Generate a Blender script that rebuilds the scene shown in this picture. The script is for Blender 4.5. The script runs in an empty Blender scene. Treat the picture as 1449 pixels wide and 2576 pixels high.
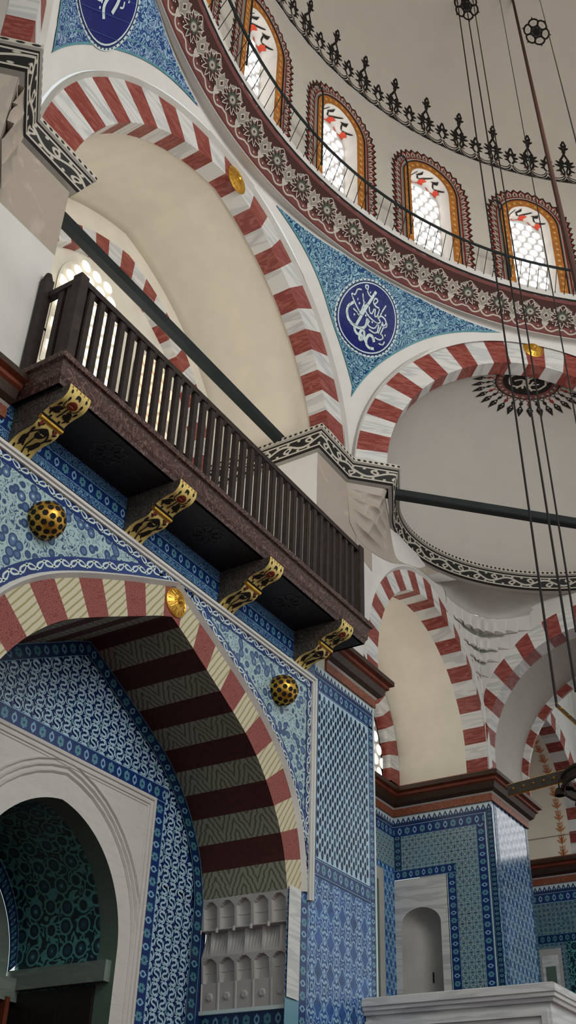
import bpy, math, random
from mathutils import Vector, Matrix
random.seed(7)
sin, cos, pi, sqrt, atan2, hypot = math.sin, math.cos, math.pi, math.sqrt, math.atan2, math.hypot
SC = bpy.context.scene
COL = SC.collection
D2R = pi / 180

# ------------------------------------------------------------------ shader helper
def lin(c):
    return tuple(((x / 255) / 12.92 if x / 255 <= .04045 else ((x / 255 + .055) / 1.055) ** 2.4) for x in c) + (1,)

class X:
    """a tiny expression layer over Math nodes"""
    def __init__(s, t, k): s.t, s.k = t, k
    def op(s, o, *a, clamp=False):
        n = s.t.nodes.new('ShaderNodeMath'); n.operation = o; n.use_clamp = clamp
        for i, v in enumerate((s,) + a):
            if isinstance(v, X): s.t.links.new(v.k, n.inputs[i])
            else: n.inputs[i].default_value = v
        return X(s.t, n.outputs[0])
    def __add__(s, o): return s.op('ADD', o)
    __radd__ = __add__
    def __sub__(s, o): return s.op('SUBTRACT', o)
    def __rsub__(s, o): return (s * -1) + o
    def __mul__(s, o): return s.op('MULTIPLY', o)
    __rmul__ = __mul__
    def __truediv__(s, o): return s.op('DIVIDE', o)
    def abs(s): return s.op('ABSOLUTE')
    def sin(s): return s.op('SINE')
    def cos(s): return s.op('COSINE')
    def frac(s): return s.op('FRACT')
    def floor(s): return s.op('FLOOR')
    def sqrt(s): return s.op('SQRT')
    def min(s, o): return s.op('MINIMUM', o)
    def max(s, o): return s.op('MAXIMUM', o)
    def mod(s, o): return s.op('FLOORED_MODULO', o)
    def atan2(s, o): return s.op('ARCTAN2', o)
    def inv(s): return (s * -1) + 1
    def lt(s, e, soft=.004):           # 1 inside (s<e), softened
        return ((s * -1 + e) / soft + .5).op('ADD', 0., clamp=True)

def ln(a, b): return (a * a + b * b).sqrt()

class Mat:
    def __init__(s, name, rough=.7, spec=.3, metal=0.):
        m = bpy.data.materials.new(name); m.use_nodes = True
        s.m, s.t = m, m.node_tree
        s.b = s.t.nodes['Principled BSDF']
        s.b.inputs['Roughness'].default_value = rough
        s.b.inputs['Specular IOR Level'].default_value = spec
        s.b.inputs['Metallic'].default_value = metal
    def uv(s):
        n = s.t.nodes.new('ShaderNodeTexCoord'); p = s.t.nodes.new('ShaderNodeSeparateXYZ')
        s.t.links.new(n.outputs['UV'], p.inputs[0]); s.uvk = n.outputs['UV']
        return X(s.t, p.outputs[0]), X(s.t, p.outputs[1])
    def obj(s):
        n = s.t.nodes.new('ShaderNodeTexCoord'); return n.outputs['Object']
    def mapv(s, vec, sc=(1, 1, 1), rot=(0, 0, 0)):
        n = s.t.nodes.new('ShaderNodeMapping'); n.inputs['Scale'].default_value = sc; n.inputs['Rotation'].default_value = rot
        s.t.links.new(vec, n.inputs[0]); return n.outputs[0]
    def noise(s, vec, scale, detail=2, rough=.5, dist=0.):
        n = s.t.nodes.new('ShaderNodeTexNoise'); n.inputs['Scale'].default_value = scale
        n.inputs['Detail'].default_value = detail; n.inputs['Roughness'].default_value = rough; n.inputs['Distortion'].default_value = dist
        if vec is not None: s.t.links.new(vec, n.inputs['Vector'])
        return X(s.t, n.outputs['Fac'])
    def voro(s, vec, scale, feature='F1', rnd=1.):
        n = s.t.nodes.new('ShaderNodeTexVoronoi'); n.feature = feature; n.inputs['Scale'].default_value = scale
        n.inputs['Randomness'].default_value = rnd
        s.t.links.new(vec, n.inputs['Vector']); return X(s.t, n.outputs['Distance'])
    def mix(s, f, a, b):
        n = s.t.nodes.new('ShaderNodeMix'); n.data_type = 'RGBA'
        for i, v in ((6, a), (7, b)):
            if isinstance(v, tuple): n.inputs[i].default_value = v
            else: s.t.links.new(v, n.inputs[i])
        if isinstance(f, X): s.t.links.new(f.k, n.inputs[0])
        else: n.inputs[0].default_value = f
        return n.outputs[2]
    def col(s, c):
        if isinstance(c, tuple): s.b.inputs['Base Color'].default_value = c
        else: s.t.links.new(c, s.b.inputs['Base Color'])
        return s.m
    def bump(s, h, st=.3, d=.02):
        n = s.t.nodes.new('ShaderNodeBump'); n.inputs['Strength'].default_value = st; n.inputs['Distance'].default_value = d
        s.t.links.new(h.k, n.inputs['Height']); s.t.links.new(n.outputs[0], s.b.inputs['Normal'])

def plain(name, c, rough=.75, spec=.25, metal=0., var=.06, sc=3.):
    m = Mat(name, rough, spec, metal)
    n = m.noise(m.obj(), sc, 3)
    a = lin(c); d = lin(tuple(x * (1 - 2 * var) for x in c)); l = lin(tuple(min(255, x * (1 + var)) for x in c))
    return m.col(m.mix(n, d, l))

def marble(name, base, vein, sc=1.2, stretch=(1, 1, 5), rot=(.5, .6, .4), rough=.45, width=.06, amt=.8, spk=.14, dist=1.2, det=5):
    m = Mat(name, rough, .35)
    v = m.mapv(m.obj(), stretch, rot)
    n = m.noise(v, sc, det, .6, dist)
    f = (n - .5).abs().lt(width, .05)
    n2 = m.noise(v, sc * .7, 3)
    c = m.mix(f * n2 * amt, lin(base), lin(vein))
    sp = m.noise(m.obj(), 14, 3)
    return m.col(m.mix(sp * spk, c, lin(tuple(x * .72 for x in base))))

M = {}
M['dome'] = plain('cream dome plaster', (188, 181, 169), var=.018)
M['exedra'] = plain('grey cream plaster', (176, 171, 163), var=.018)
M['cream'] = plain('warm cream plaster', (218, 211, 194), var=.03)
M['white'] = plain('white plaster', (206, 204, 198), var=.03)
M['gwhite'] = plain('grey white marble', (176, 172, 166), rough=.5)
M['mline'] = plain('grey moulding line', (150, 147, 138))  # plain grey for the cornice edges and the thin rod
M['wm'] = marble('white marble', (206, 205, 200), (146, 148, 152), 1.6, (.6, .6, 5), (.3, 1.0, .5), width=.05, amt=.8, spk=.06, dist=.25, det=2)
M['rm'] = marble('red marble', (126, 56, 49), (178, 114, 100), 4.0, (.7, .7, 5), (.6, .9, .5), width=.04, amt=.75, dist=.4, det=3)
M['pier'] = marble('beige pier marble', (178, 166, 152), (140, 128, 116), 1.3, (1, 2, 1), (.3, .2, .6), width=.12)
M['frame'] = marble('portal marble', (198, 193, 186), (168, 160, 156), 1.1, (1, 1, 4), (.2, .8, .5), width=.02, amt=.5)
M['green'] = marble('green grey marble', (120, 132, 122), (84, 96, 88), 2.0, width=.1)
M['dgreen'] = plain('dark green stone', (92, 108, 96), rough=.5)
M['iron'] = plain('dark iron', (30, 38, 38), rough=.5, var=.2)
M['iron2'] = plain('brown black iron', (46, 38, 28), rough=.6, metal=0., var=.3, sc=20)
M['black'] = plain('black paint', (26, 24, 22))
M['maroon'] = plain('maroon paint', (108, 62, 58), var=.1)
M['darkbrown'] = plain('dark brown paint', (62, 34, 30))
M['palep'] = plain('pale painted line', (178, 170, 158))
M['greenp'] = plain('dark green paint', (60, 72, 60))
M['greyp'] = plain('grey painted leaf', (132, 126, 114))
M['redp'] = plain('coral paint', (206, 74, 52))
M['redd'] = plain('red brown paint', (118, 40, 28))
M['orange'] = plain('ochre paint', (176, 110, 48), var=.16, sc=9)
M['ochre2'] = plain('light ochre paint', (206, 158, 92))
M['wood'] = plain('dark stained wood', (50, 42, 38), rough=.6, var=.3, sc=14)
M['woodd'] = plain('black brown wood', (34, 27, 25), rough=.6, var=.3, sc=10)
M['gold'] = plain('gilded metal', (214, 164, 66), rough=.38, spec=.5, metal=.75, var=.15, sc=12)
M['goldp'] = plain('gold painted wood', (232, 198, 118), rough=.45, metal=.08, var=.15, sc=9)
M['cobalt'] = plain('cobalt glaze', (16, 28, 100), rough=.25, spec=.5, var=.15, sc=6)
M['glazew'] = plain('white glaze', (196, 210, 208), rough=.25, spec=.5)
M['lblue'] = plain('pale blue glaze', (168, 198, 214), rough=.3, spec=.5)
M['dblue'] = plain('dark blue glaze', (20, 44, 92), rough=.3, spec=.5, var=.15, sc=5)
M['teal'] = plain('teal glaze', (86, 142, 150), rough=.3, spec=.5, var=.1, sc=5)
M['plasterw'] = plain('window plaster', (168, 164, 162))
M['reveal'] = plain('white painted reveal', (214, 209, 200))
M['stencil'] = plain('rust stencil paint', (188, 118, 74))
M['floor'] = plain('dark carpet', (96, 40, 34), rough=.95)

def emis(name, c, st):
    m = bpy.data.materials.new(name); m.use_nodes = True; t = m.node_tree
    e = t.nodes.new('ShaderNodeEmission'); e.inputs[0].default_value = lin(c); e.inputs[1].default_value = st
    t.links.new(e.outputs[0], t.nodes['Material Output'].inputs[0]); return m
M['pane'] = emis('bright daylight pane', (255, 253, 250), 2.8)
M['panew'] = emis('warm daylight pane', (255, 246, 226), 1.6)
M['paneo'] = emis('orange tinted pane', (250, 206, 172), 1.5)
g = Mat('clear lamp glass', .1, .6); g.b.inputs['Alpha'].default_value = .55
M['glass'] = g.col(lin((225, 228, 226)))

BLUE_BG = (20, 50, 104)
def border_mat(name, bg, ring, flower, crest=False, sx=1.5):
    """blue border: alternating rings and flowers with dots; UV = (length/width, 0..1)"""
    m = Mat(name, .28, .5); u, v = m.uv()
    x = (u / sx).frac() - .5; y = v - .5
    x2 = ((u / sx) + .5).frac() - .5
    k = sx
    r = ln(x * k * 1.25, y * .95)
    rg = (r - .19).abs().lt(.06, .03)
    a = (x2 * k).atan2(y)
    fl = (ln(x2 * k, y) + (a * 4.).cos() * .03).lt(.27, .04)
    fl2 = (ln(x2 * k, y)).lt(.08, .03)
    x4 = ((u / sx) * 2 + .5).frac() - .5
    dots = ln(x4 * k * .5, (y.abs() - .28)).lt(.05, .03)
    n = m.noise(m.uvk, 1.7, 2)
    c = m.mix(n, lin(bg), lin(tuple(q * 1.35 for q in bg)))
    c = m.mix(dots, c, lin(ring)); c = m.mix(rg, c, lin(ring))
    c = m.mix(fl, c, lin(flower)); c = m.mix(fl2, c, lin(bg))
    e = y.abs().lt(.455, .02).inv()
    c = m.mix(e, c, lin(ring))
    return m.col(c)
M['bord'] = border_mat('blue ring and flower border tile', (15, 37, 82), (124, 166, 190), (80, 132, 146))
M['bordd'] = border_mat('dark ring and flower border tile', (14, 34, 66), (96, 142, 158), (60, 112, 120))

def crest_mat():
    m = Mat('serrated white and blue crest tile', .3, .5); u, v = m.uv()
    x = (u * 1.7).frac() - .5
    tri = (v + x.abs() * 1.1).lt(.85, .08)
    dot = ln(x * .8, v - .42).lt(.12, .05)
    c = m.mix(tri, lin((186, 200, 204)), lin((22, 44, 84))); c = m.mix(dot, c, lin((120, 160, 180)))
    return m.col(c)
M['crest'] = crest_mat()

def floral_mat(name, ground, line, mid, sc, fl=.30, scroll=.5, warp=1., rnd=.9, seed=0., spec=.5, rough=.28, nf=7, ns=1.5):
    """scrolling floral glaze: ringed blossoms on a contoured vine ground; UV in metres"""
    m = Mat(name, rough, spec); m.uv()
    vec = m.mapv(m.uvk, (1, 1, 1)); 
    if seed:
        vec = m.mapv(m.uvk, (1, 1, 1), (0, 0, seed))
    d = m.voro(vec, sc, 'F1', rnd)
    n = m.noise(vec, sc * ns, 1, .5, warp)
    ln1 = ((n * nf).frac() - .5).abs().lt(scroll * .5, .1)
    c = m.mix(ln1, lin(ground), lin(line))
    out = d.lt(fl * 1.25, .03); c = m.mix(out, c, lin(ground))
    c = m.mix(d.lt(fl, .03), c, lin(line)); c = m.mix(d.lt(fl * .68, .03), c, lin(mid)); c = m.mix(d.lt(fl * .3, .03), c, lin(ground))
    n2 = m.noise(m.uvk, 1.3, 2)
    return m.col(m.mix(n2 * .35, c, lin(tuple(q * .55 for q in ground))))
M['spandrel'] = floral_mat('pale floral spandrel tile', (168, 194, 194), (32, 62, 110), (72, 106, 148), 9, .46, .30, .8, nf=6)
M['pend'] = floral_mat('turquoise scroll pendentive tile', (22, 68, 110), (146, 184, 194), (40, 110, 144), 4.6, .20, .44, 2.2, nf=5, ns=1.5)
M['pend2'] = floral_mat('blue scroll pendentive tile', (26, 66, 122), (150, 180, 198), (44, 92, 150), 4.6, .20, .44, 2.2, seed=.7, nf=5, ns=1.5)
M['strip'] = floral_mat('small blue floral tile', (20, 52, 104), (120, 164, 190), (50, 100, 150), 15, .3, .4, .8)
M['fard'] = floral_mat('speckled pale tile', (120, 150, 150), (30, 60, 100), (60, 100, 120), 12, .34, .3, .4, rnd=.2)
M['dtile'] = floral_mat('dark green blue arabesque tile', (84, 150, 146), (16, 22, 36), (30, 62, 84), 5, .34, .62, .7, rnd=.25, nf=5)

def lattice_mat(name, bg, fg, pu, pv, w=.10, mode=0, spec=.5, rough=.28):
    m = Mat(name, rough, spec); u, v = m.uv()
    a = u / pu; b = v / pv
    s1 = (a * 2 * pi).sin(); s2 = (b * 2 * pi).sin(); c1 = (a * 2 * pi).cos(); c2 = (b * 2 * pi).cos()
    if mode == 0:      # quatrefoil lattice
        f = (s1 * s2).abs(); g2 = (c1 * c2)
        l = ((f - .45).abs().lt(w * 1.2, .08)).max((g2.abs() - .75).abs().lt(w, .08)).max((s1 + s2).abs().lt(w * 1.1, .1))
        l = l.max((s1 - s2).abs().lt(w * 1.1, .1))
    elif mode == 1:    # oval chain lattice
        f = c1 + c2; l = (f - .25).abs().lt(w * 2.4, .12).max((f + .95).abs().lt(w * 1.6, .1))
    else:              # large cartouches
        f = c1 * 1.1 + c2 * .8 + (a * 4 * pi).cos() * (b * 4 * pi).cos() * .7
        l = ((f - .7).abs().lt(w * 1.4, .1)).max((f + .5).abs().lt(w * 1.4, .1)).max((f - 1.9).abs().lt(w * 1.6, .1))
        l = l.max(((a * 6 * pi).sin() * .5 + (b * 4 * pi).sin()).abs().lt(w * .9, .1) * f.abs().lt(.45, .1))
    n = m.noise(m.uvk, 2.2, 2); n3 = m.noise(m.uvk, 9, 2)
    c = m.mix((n * 1.6 - .3).op('ADD', 0., clamp=True), lin(bg), lin(tuple(min(255, q * 1.5) for q in bg)))
    c = m.mix(n3.lt(.42, .1) * .5, c, lin(tuple(q * .6 for q in bg)))
    c = m.mix(l, c, lin(fg))
    return m.col(c)
M['bay'] = lattice_mat('grey green star lattice tile', (40, 70, 92), (136, 158, 160), .21, .26, .13, 0)
M['net'] = lattice_mat('blue net lattice tile', (22, 58, 108), (128, 176, 200), .13, .19, .16, 1)
M['cart'] = lattice_mat('cartouche tile in blue and white', (28, 62, 108), (142, 176, 200), .24, .31, .17, 2)
M['glint'] = lattice_mat('glazed oval chain tile', (30, 60, 96), (142, 172, 190), .15, .22, .16, 1, spec=1., rough=.12)

def scroll_mat():     # carved black and white scroll cornice, UV = (len, 0..1)
    m = Mat('black and white scroll band', .6, .3); u, v = m.uv()
    a = (u * 2 * pi / .62)
    w = (a.sin() * .24 + .5 - v).abs().lt(.075, .03)
    bx = (u / .31 + .25).frac() - .5
    l2 = (ln(bx * .9, (v - .5) - (a.sin() * -.20)) - .13).abs().lt(.05, .03)
    b2 = (u / .155).frac() - .5
    l2 = l2.max(ln(b2 * .5, (v - .5).abs() - .33).lt(.07, .03))
    e = (v - .5).abs().lt(.40, .02).inv()
    f = w.max(l2).max(e)
    return m.col(m.mix(f, lin((24, 24, 22)), lin((184, 178, 164))))
M['scroll'] = scroll_mat()
def dots_mat():
    m = Mat('beaded black and white edge', .6, .3); u, v = m.uv()
    x = (u / .075).frac() - .5
    d = ln(x, (v - .5)).lt(.3, .08)
    return m.col(m.mix(d, lin((186, 180, 166)), lin((30, 30, 28))))
M['dots'] = dots_mat()
def swirl_mat(name, a, b, sc, w=.3, dist=2., metal=0.):
    m = Mat(name, .5, .4, metal)
    n = m.noise(m.obj(), sc, 2, .5, dist)
    l = ((n * 6).frac() - .5).abs().lt(w, .12)
    return m.col(m.mix(l, lin(a), lin(b)))
M['fascia'] = swirl_mat('brown carved swirl fascia', (58, 34, 30), (112, 84, 74), 7, .12)
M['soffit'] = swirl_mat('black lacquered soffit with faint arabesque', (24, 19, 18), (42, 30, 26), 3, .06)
M['cornb'] = swirl_mat('dark carved wooden moulding', (44, 28, 20), (70, 50, 34), 16, .14)
M['cornr'] = plain('red brown wood', (104, 50, 32), rough=.5, var=.2, sc=8)
M['corno'] = swirl_mat('rust painted frieze', (112, 58, 38), (152, 96, 68), 12, .14)
M['side'] = swirl_mat('dark marbled bracket cheek', (52, 46, 40), (92, 84, 74), 9, .14)

def zig_mat(name, base, line):          # pale voussoir with olive diagonal brush strokes
    m = Mat(name, .7, .25)
    v = m.mapv(m.obj(), (1, .6, 1), (0, -.6, 0))
    sp = m.t.nodes.new('ShaderNodeSeparateXYZ'); m.t.links.new(v, sp.inputs[0])
    x = X(m.t, sp.outputs[0]); n = m.noise(m.obj(), 3, 2)
    f = ((x * 52 + n * 2).sin()).abs().lt(.40, .3)
    return m.col(m.mix(f, lin(base), lin(line)))
M['zw'] = zig_mat('cream stone with olive strokes', (196, 186, 160), (150, 142, 96))
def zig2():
    m = Mat('shaded soffit stone with olive chevrons', .7, .25); u, v = m.uv()
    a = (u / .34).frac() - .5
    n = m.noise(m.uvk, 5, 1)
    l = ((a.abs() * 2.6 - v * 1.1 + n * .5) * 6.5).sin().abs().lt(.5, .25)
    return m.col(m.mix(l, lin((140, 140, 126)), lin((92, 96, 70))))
M['zs'] = zig2()  # cream voussoir stone greyed down, soffit shade put into the colour
def speck():
    m = Mat('speckled pink red stone', .7, .25)
    d = m.voro(m.obj(), 46, 'DISTANCE_TO_EDGE')
    return m.col(m.mix(d.lt(.08, .08), lin((146, 84, 76)), lin((112, 54, 52))))
M['rz'] = speck()
M['rzs'] = plain('shaded red soffit stone', (74, 40, 36), var=.15, sc=20)  # red voussoir stone darkened; the shade under the arch is in its colour

# ------------------------------------------------------------------ mesh builder
class MB:
    def __init__(s): s.v, s.f, s.m, s.uv, s.mats, s.sm = [], [], [], [], [], []
    def mi(s, k):
        if k not in s.mats: s.mats.append(k)
        return s.mats.index(k)
    def face(s, pts, mat, uv=None, smooth=False):
        b = len(s.v); s.v += [tuple(p) for p in pts]; s.f.append(tuple(range(b, b + len(pts))))
        s.m.append(s.mi(mat)); s.uv.append(uv or [(0, 0)] * len(pts)); s.sm.append(smooth)
    def grid(s, fn, nu, nv, mat, uvf=None, smooth=True):
        b = len(s.v)
        P = [[tuple(fn(i / nu, j / nv)) for j in range(nv + 1)] for i in range(nu + 1)]
        for row in P: s.v += row
        for i in range(nu):
            for j in range(nv):
                q = [(i, j), (i + 1, j), (i + 1, j + 1), (i, j + 1)]
                s.f.append(tuple(b + a * (nv + 1) + c for a, c in q))
                mt = mat((i + .5) / nu, (j + .5) / nv) if callable(mat) else mat
                s.m.append(s.mi(mt)); s.sm.append(smooth)
                s.uv.append([uvf(a / nu, c / nv) if uvf else (a / nu, c / nv) for a, c in q])
    def box(s, x0, x1, y0, y1, z0, z1, mat):
        c = [(x, y, z) for x in (x0, x1) for y in (y0, y1) for z in (z0, z1)]
        for q in ((0, 1, 3, 2), (4, 6, 7, 5), (0, 4, 5, 1), (2, 3, 7, 6), (0, 2, 6, 4), (1, 5, 7, 3)):
            pts = [c[i] for i in q]
            s.face(pts, mat, [(p[0] + p[1], p[2]) for p in pts])
    def tube(s, pts, r, mat, n=8, closed=False):
        P = [Vector(p) for p in pts]; N = len(P); rings = []
        for i, p in enumerate(P):
            a = P[(i - 1) % N] if (closed or i > 0) else p; b = P[(i + 1) % N] if (closed or i < N - 1) else p
            t = (b - a).normalized(); up = Vector((0, 0, 1)) if abs(t.z) < .9 else Vector((1, 0, 0))
            x = t.cross(up).normalized(); y = t.cross(x); rr = r[i] if isinstance(r, (list, tuple)) else r
            rings.append([p + (x * cos(2 * pi * k / n) + y * sin(2 * pi * k / n)) * rr for k in range(n)])
        for i in range(N if closed else N - 1):
            A, B = rings[i], rings[(i + 1) % N]
            for k in range(n): s.face([A[k], A[(k + 1) % n], B[(k + 1) % n], B[k]], mat, smooth=True)
        if not closed:
            s.face(rings[0], mat); s.face(rings[-1][::-1], mat)
    def lathe(s, prof, c, mat, n=24, axis='Z'):
        c = Vector(c)
        def P(r, h, a):
            if axis == 'Z': return c + Vector((r * cos(a), r * sin(a), h))
            if axis == 'Y': return c + Vector((r * cos(a), -h, r * sin(a)))
            return c + axis[0] * (r * cos(a)) + axis[1] * (r * sin(a)) + axis[2] * h
        for (r0, h0), (r1, h1) in zip(prof, prof[1:]):
            for k in range(n):
                a, b = 2 * pi * k / n, 2 * pi * (k + 1) / n
                q = [P(r0, h0, a), P(r0, h0, b), P(r1, h1, b), P(r1, h1, a)]
                if r0 < 1e-6: q = q[1:] if False else [q[0], q[2], q[3]]
                elif r1 < 1e-6: q = q[:3]
                s.face(q, mat, smooth=True)
    def polys(s, polys, fn, mat, off=0., uv=None):
        for p in polys:
            s.face([fn(x, y, off) for x, y in p], mat, [(x, y) for x, y in p])
    def sweep(s, path, prof, mats, closed=False, up=Vector((0, 0, 1)), vofs=0.):
        """horizontal path swept with profile [(out, z)], out = away to the left of travel"""
        P = [Vector(p) for p in path]; N = len(P); fr = []
        for i, p in enumerate(P):
            d0 = (p - P[i - 1]).normalized() if (i > 0 or closed) else (P[1] - p).normalized()
            d1 = (P[(i + 1) % N] - p).normalized() if (i < N - 1 or closed) else d0
            n0 = up.cross(d0); n1 = up.cross(d1); n = (n0 + n1); n.normalize(); k = 1 / max(.35, n.dot(n0))
            fr.append([p + n * (o * k) + up * z for o, z in prof])
        L = [0]
        for i in range(N if closed else N - 1): L.append(L[-1] + (P[(i + 1) % N] - P[i]).length)
        for i in range(N if closed else N - 1):
            A, B = fr[i], fr[(i + 1) % N]
            for k in range(len(prof) - 1):
                mt = mats[k] if isinstance(mats, (list, tuple)) else mats
                h = hypot(prof[k + 1][0] - prof[k][0], prof[k + 1][1] - prof[k][1]) or 1
                s.face([A[k], B[k], B[k + 1], A[k + 1]], mt, [(L[i], 0), (L[i + 1], 0), (L[i + 1], 1), (L[i], 1)])
        if not closed:
            s.face(fr[0], mats[0] if isinstance(mats, (list, tuple)) else mats); s.face(fr[-1][::-1], mats[0] if isinstance(mats, (list, tuple)) else mats)
    def build(s, name, parent=None, loc=None):
        me = bpy.data.meshes.new(name)
        if loc:
            l = Vector(loc); vs = [tuple(Vector(v) - l) for v in s.v]
        else: vs = s.v
        me.from_pydata(vs, [], s.f)
        for k in s.mats: me.materials.append(M[k])
        me.polygons.foreach_set('material_index', s.m); me.polygons.foreach_set('use_smooth', s.sm)
        u = me.uv_layers.new(name='UVMap'); fl = []
        for q in s.uv:
            for a in q: fl += [a[0], a[1]]
        u.data.foreach_set('uv', fl)
        me.update()
        o = bpy.data.objects.new(name, me); COL.objects.link(o)
        if loc: o.location = loc
        if parent: o.parent = parent; 
        if parent and loc is None:
            o.matrix_parent_inverse = Matrix.Translation(-parent.location)
        elif parent: o.location = Vector(loc) - parent.location
        return o

def tag(o, label, cat, group=None, kind=None):
    o['label'] = label; o['category'] = cat
    if group: o['group'] = group
    if kind: o['kind'] = kind
    return o
NT = [0]
def struct(mb, label, cat='trim', name=None):
    if name is None: NT[0] += 1; name = 'trim_%d' % NT[0]
    return tag(mb.build(name), label, cat, kind='structure')
def empty(name, loc, label, cat, group=None):
    o = bpy.data.objects.new(name, None); o.empty_display_size = .1; COL.objects.link(o); o.location = loc
    return tag(o, label, cat, group)

# ------------------------------------------------------------------ 2D drawing helpers
def cr(pts, n=5, closed=False):
    """Catmull-Rom through pts"""
    N = len(pts); out = []
    for i in range(N if closed else N - 1):
        p = [pts[(i + k - 1) % N] if closed else pts[min(N - 1, max(0, i + k - 1))] for k in range(4)]
        for j in range(n):
            t = j / n
            out.append(tuple(.5 * (2 * p[1][a] + (p[2][a] - p[0][a]) * t + (2 * p[0][a] - 5 * p[1][a] + 4 * p[2][a] - p[3][a]) * t * t + (3 * p[1][a] - p[0][a] - 3 * p[2][a] + p[3][a]) * t ** 3) for a in (0, 1)))
    if not closed: out.append(tuple(pts[-1]))
    return out
def stroke(pts, w, closed=False, taper=False):
    N = len(pts); L, R = [], []
    for i, p in enumerate(pts):
        a = pts[(i - 1) % N] if (closed or i) else p; b = pts[(i + 1) % N] if (closed or i < N - 1) else p
        dx, dy = b[0] - a[0], b[1] - a[1]; l = hypot(dx, dy) or 1
        ww = w / 2 * ((.35 + .65 * sin(pi * (i + .5) / N)) if taper else 1)
        L.append((p[0] - dy / l * ww, p[1] + dx / l * ww)); R.append((p[0] + dy / l * ww, p[1] - dx / l * ww))
    return [[L[i], R[i], R[(i + 1) % N], L[(i + 1) % N]] for i in range(N if closed else N - 1)]
def dgrid(r, ry=None, n=40, k=6):
    ry = ry or r; out = []
    for i in range(k):
        a0, a1 = i / k, (i + 1) / k
        for j in range(n):
            t0, t1 = 2 * pi * j / n, 2 * pi * (j + 1) / n
            q = [(a1 * r * cos(t0), a1 * ry * sin(t0)), (a1 * r * cos(t1), a1 * ry * sin(t1))]
            q += [(a0 * r * cos(t1), a0 * ry * sin(t1)), (a0 * r * cos(t0), a0 * ry * sin(t0))] if i else [(0, 0)]
            out.append(q)
    return out
def disc(x, y, r, ry=None, n=12, rot=0.):
    ry = ry or r
    return [[(x + r * cos(2 * pi * k / n) * cos(rot) - ry * sin(2 * pi * k / n) * sin(rot), y + r * cos(2 * pi * k / n) * sin(rot) + ry * sin(2 * pi * k / n) * cos(rot)) for k in range(n)]]
def ringp(x, y, r, w, n=14, ry=None):
    ry = ry or r
    return stroke([(x + r * cos(2 * pi * k / n), y + ry * sin(2 * pi * k / n)) for k in range(n)], w, True)
def xf(polys, sx=1, sy=1, rot=0, dx=0, dy=0):
    c, s_ = cos(rot), sin(rot)
    return [[(dx + (x * sx) * c - (y * sy) * s_, dy + (x * sx) * s_ + (y * sy) * c) for x, y in p] for p in polys]
def mir(polys): return polys + [[(-x, y) for x, y in p] for p in polys]

# ------------------------------------------------------------------ frames & arches
class Fr:
    def __init__(s, O, S, N): s.O, s.S, s.N = Vector(O), Vector(S).normalized(), Vector(N).normalized()
    def __call__(s, a, z, d=0.): return s.O + s.S * a + s.N * d + Vector((0, 0, z))
W = 5.77
VR, VL = (10.14, 5.77), (3.78, 5.77)
DCX, DCY = 6.95, -1.93
FA = Fr((0, W, 0), (1, 0, 0), (0, 1, 0))
FD = Fr((VR[0], VR[1], 0), (1, -1, 0), (1, 1, 0))
FL = Fr((VL[0], VL[1], 0), (-1, -1, 0), (-1, 1, 0))
FX = Fr((14.47, W, 0), (0, -1, 0), (1, 0, 0))
FB = Fr((0, 6.81, 0), (1, 0, 0), (0, 1, 0))
class Cyl:
    def __init__(s, R, c=(DCX, DCY), z=None): s.R, s.c = R, c
    def __call__(s, a, z, d=0.):      # a = arc length from +X, clockwise seen from above is negative
        t = a / s.R; r = s.R + d
        return Vector((s.c[0] + r * cos(t), s.c[1] + r * sin(t), z))

def prof(cx, a, e, z0, n=24, zb=None):
    """pointed-arch outline left spring -> apex -> right spring; zb = leg bottom"""
    R = a + e; th = math.acos(max(-1, min(1, e / R))); P = []
    for i in range(n + 1):
        t = th * i / n; P.append((cx + (-e + R * cos(t)), z0 + R * sin(t)))
    right = P[::-1]; left = [(2 * cx - x, z) for x, z in P]
    out = left + right[1:]
    if zb is not None and zb < z0 - .01:
        k = max(1, int((z0 - zb) / .3))
        out = [(cx - a, zb + (z0 - zb) * i / k) for i in range(k)] + out + [(cx + a, z0 - (z0 - zb) * (i + 1) / k) for i in range(k)]
    return out
def cutz(P, zb):
    """trim an outline below zb"""
    out = []
    for i, p in enumerate(P):
        if p[1] >= zb: out.append(p)
        q = P[i + 1] if i + 1 < len(P) else None
        if q and (p[1] - zb) * (q[1] - zb) < 0:
            t = (zb - p[1]) / (q[1] - p[1]); out.append((p[0] + (q[0] - p[0]) * t, zb))
    return out
class Par:
    def __init__(s, P):
        s.P = P; s.L = [0]
        for a, b in zip(P, P[1:]): s.L.append(s.L[-1] + hypot(b[0] - a[0], b[1] - a[1]))
    def __call__(s, t):
        d = max(0, min(1, t)) * s.L[-1]
        for i in range(len(s.L) - 1):
            if d <= s.L[i + 1] + 1e-9:
                k = (d - s.L[i]) / ((s.L[i + 1] - s.L[i]) or 1); a, b = s.P[i], s.P[i + 1]
                return (a[0] + (b[0] - a[0]) * k, a[1] + (b[1] - a[1]) * k)
        return s.P[-1]
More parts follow.
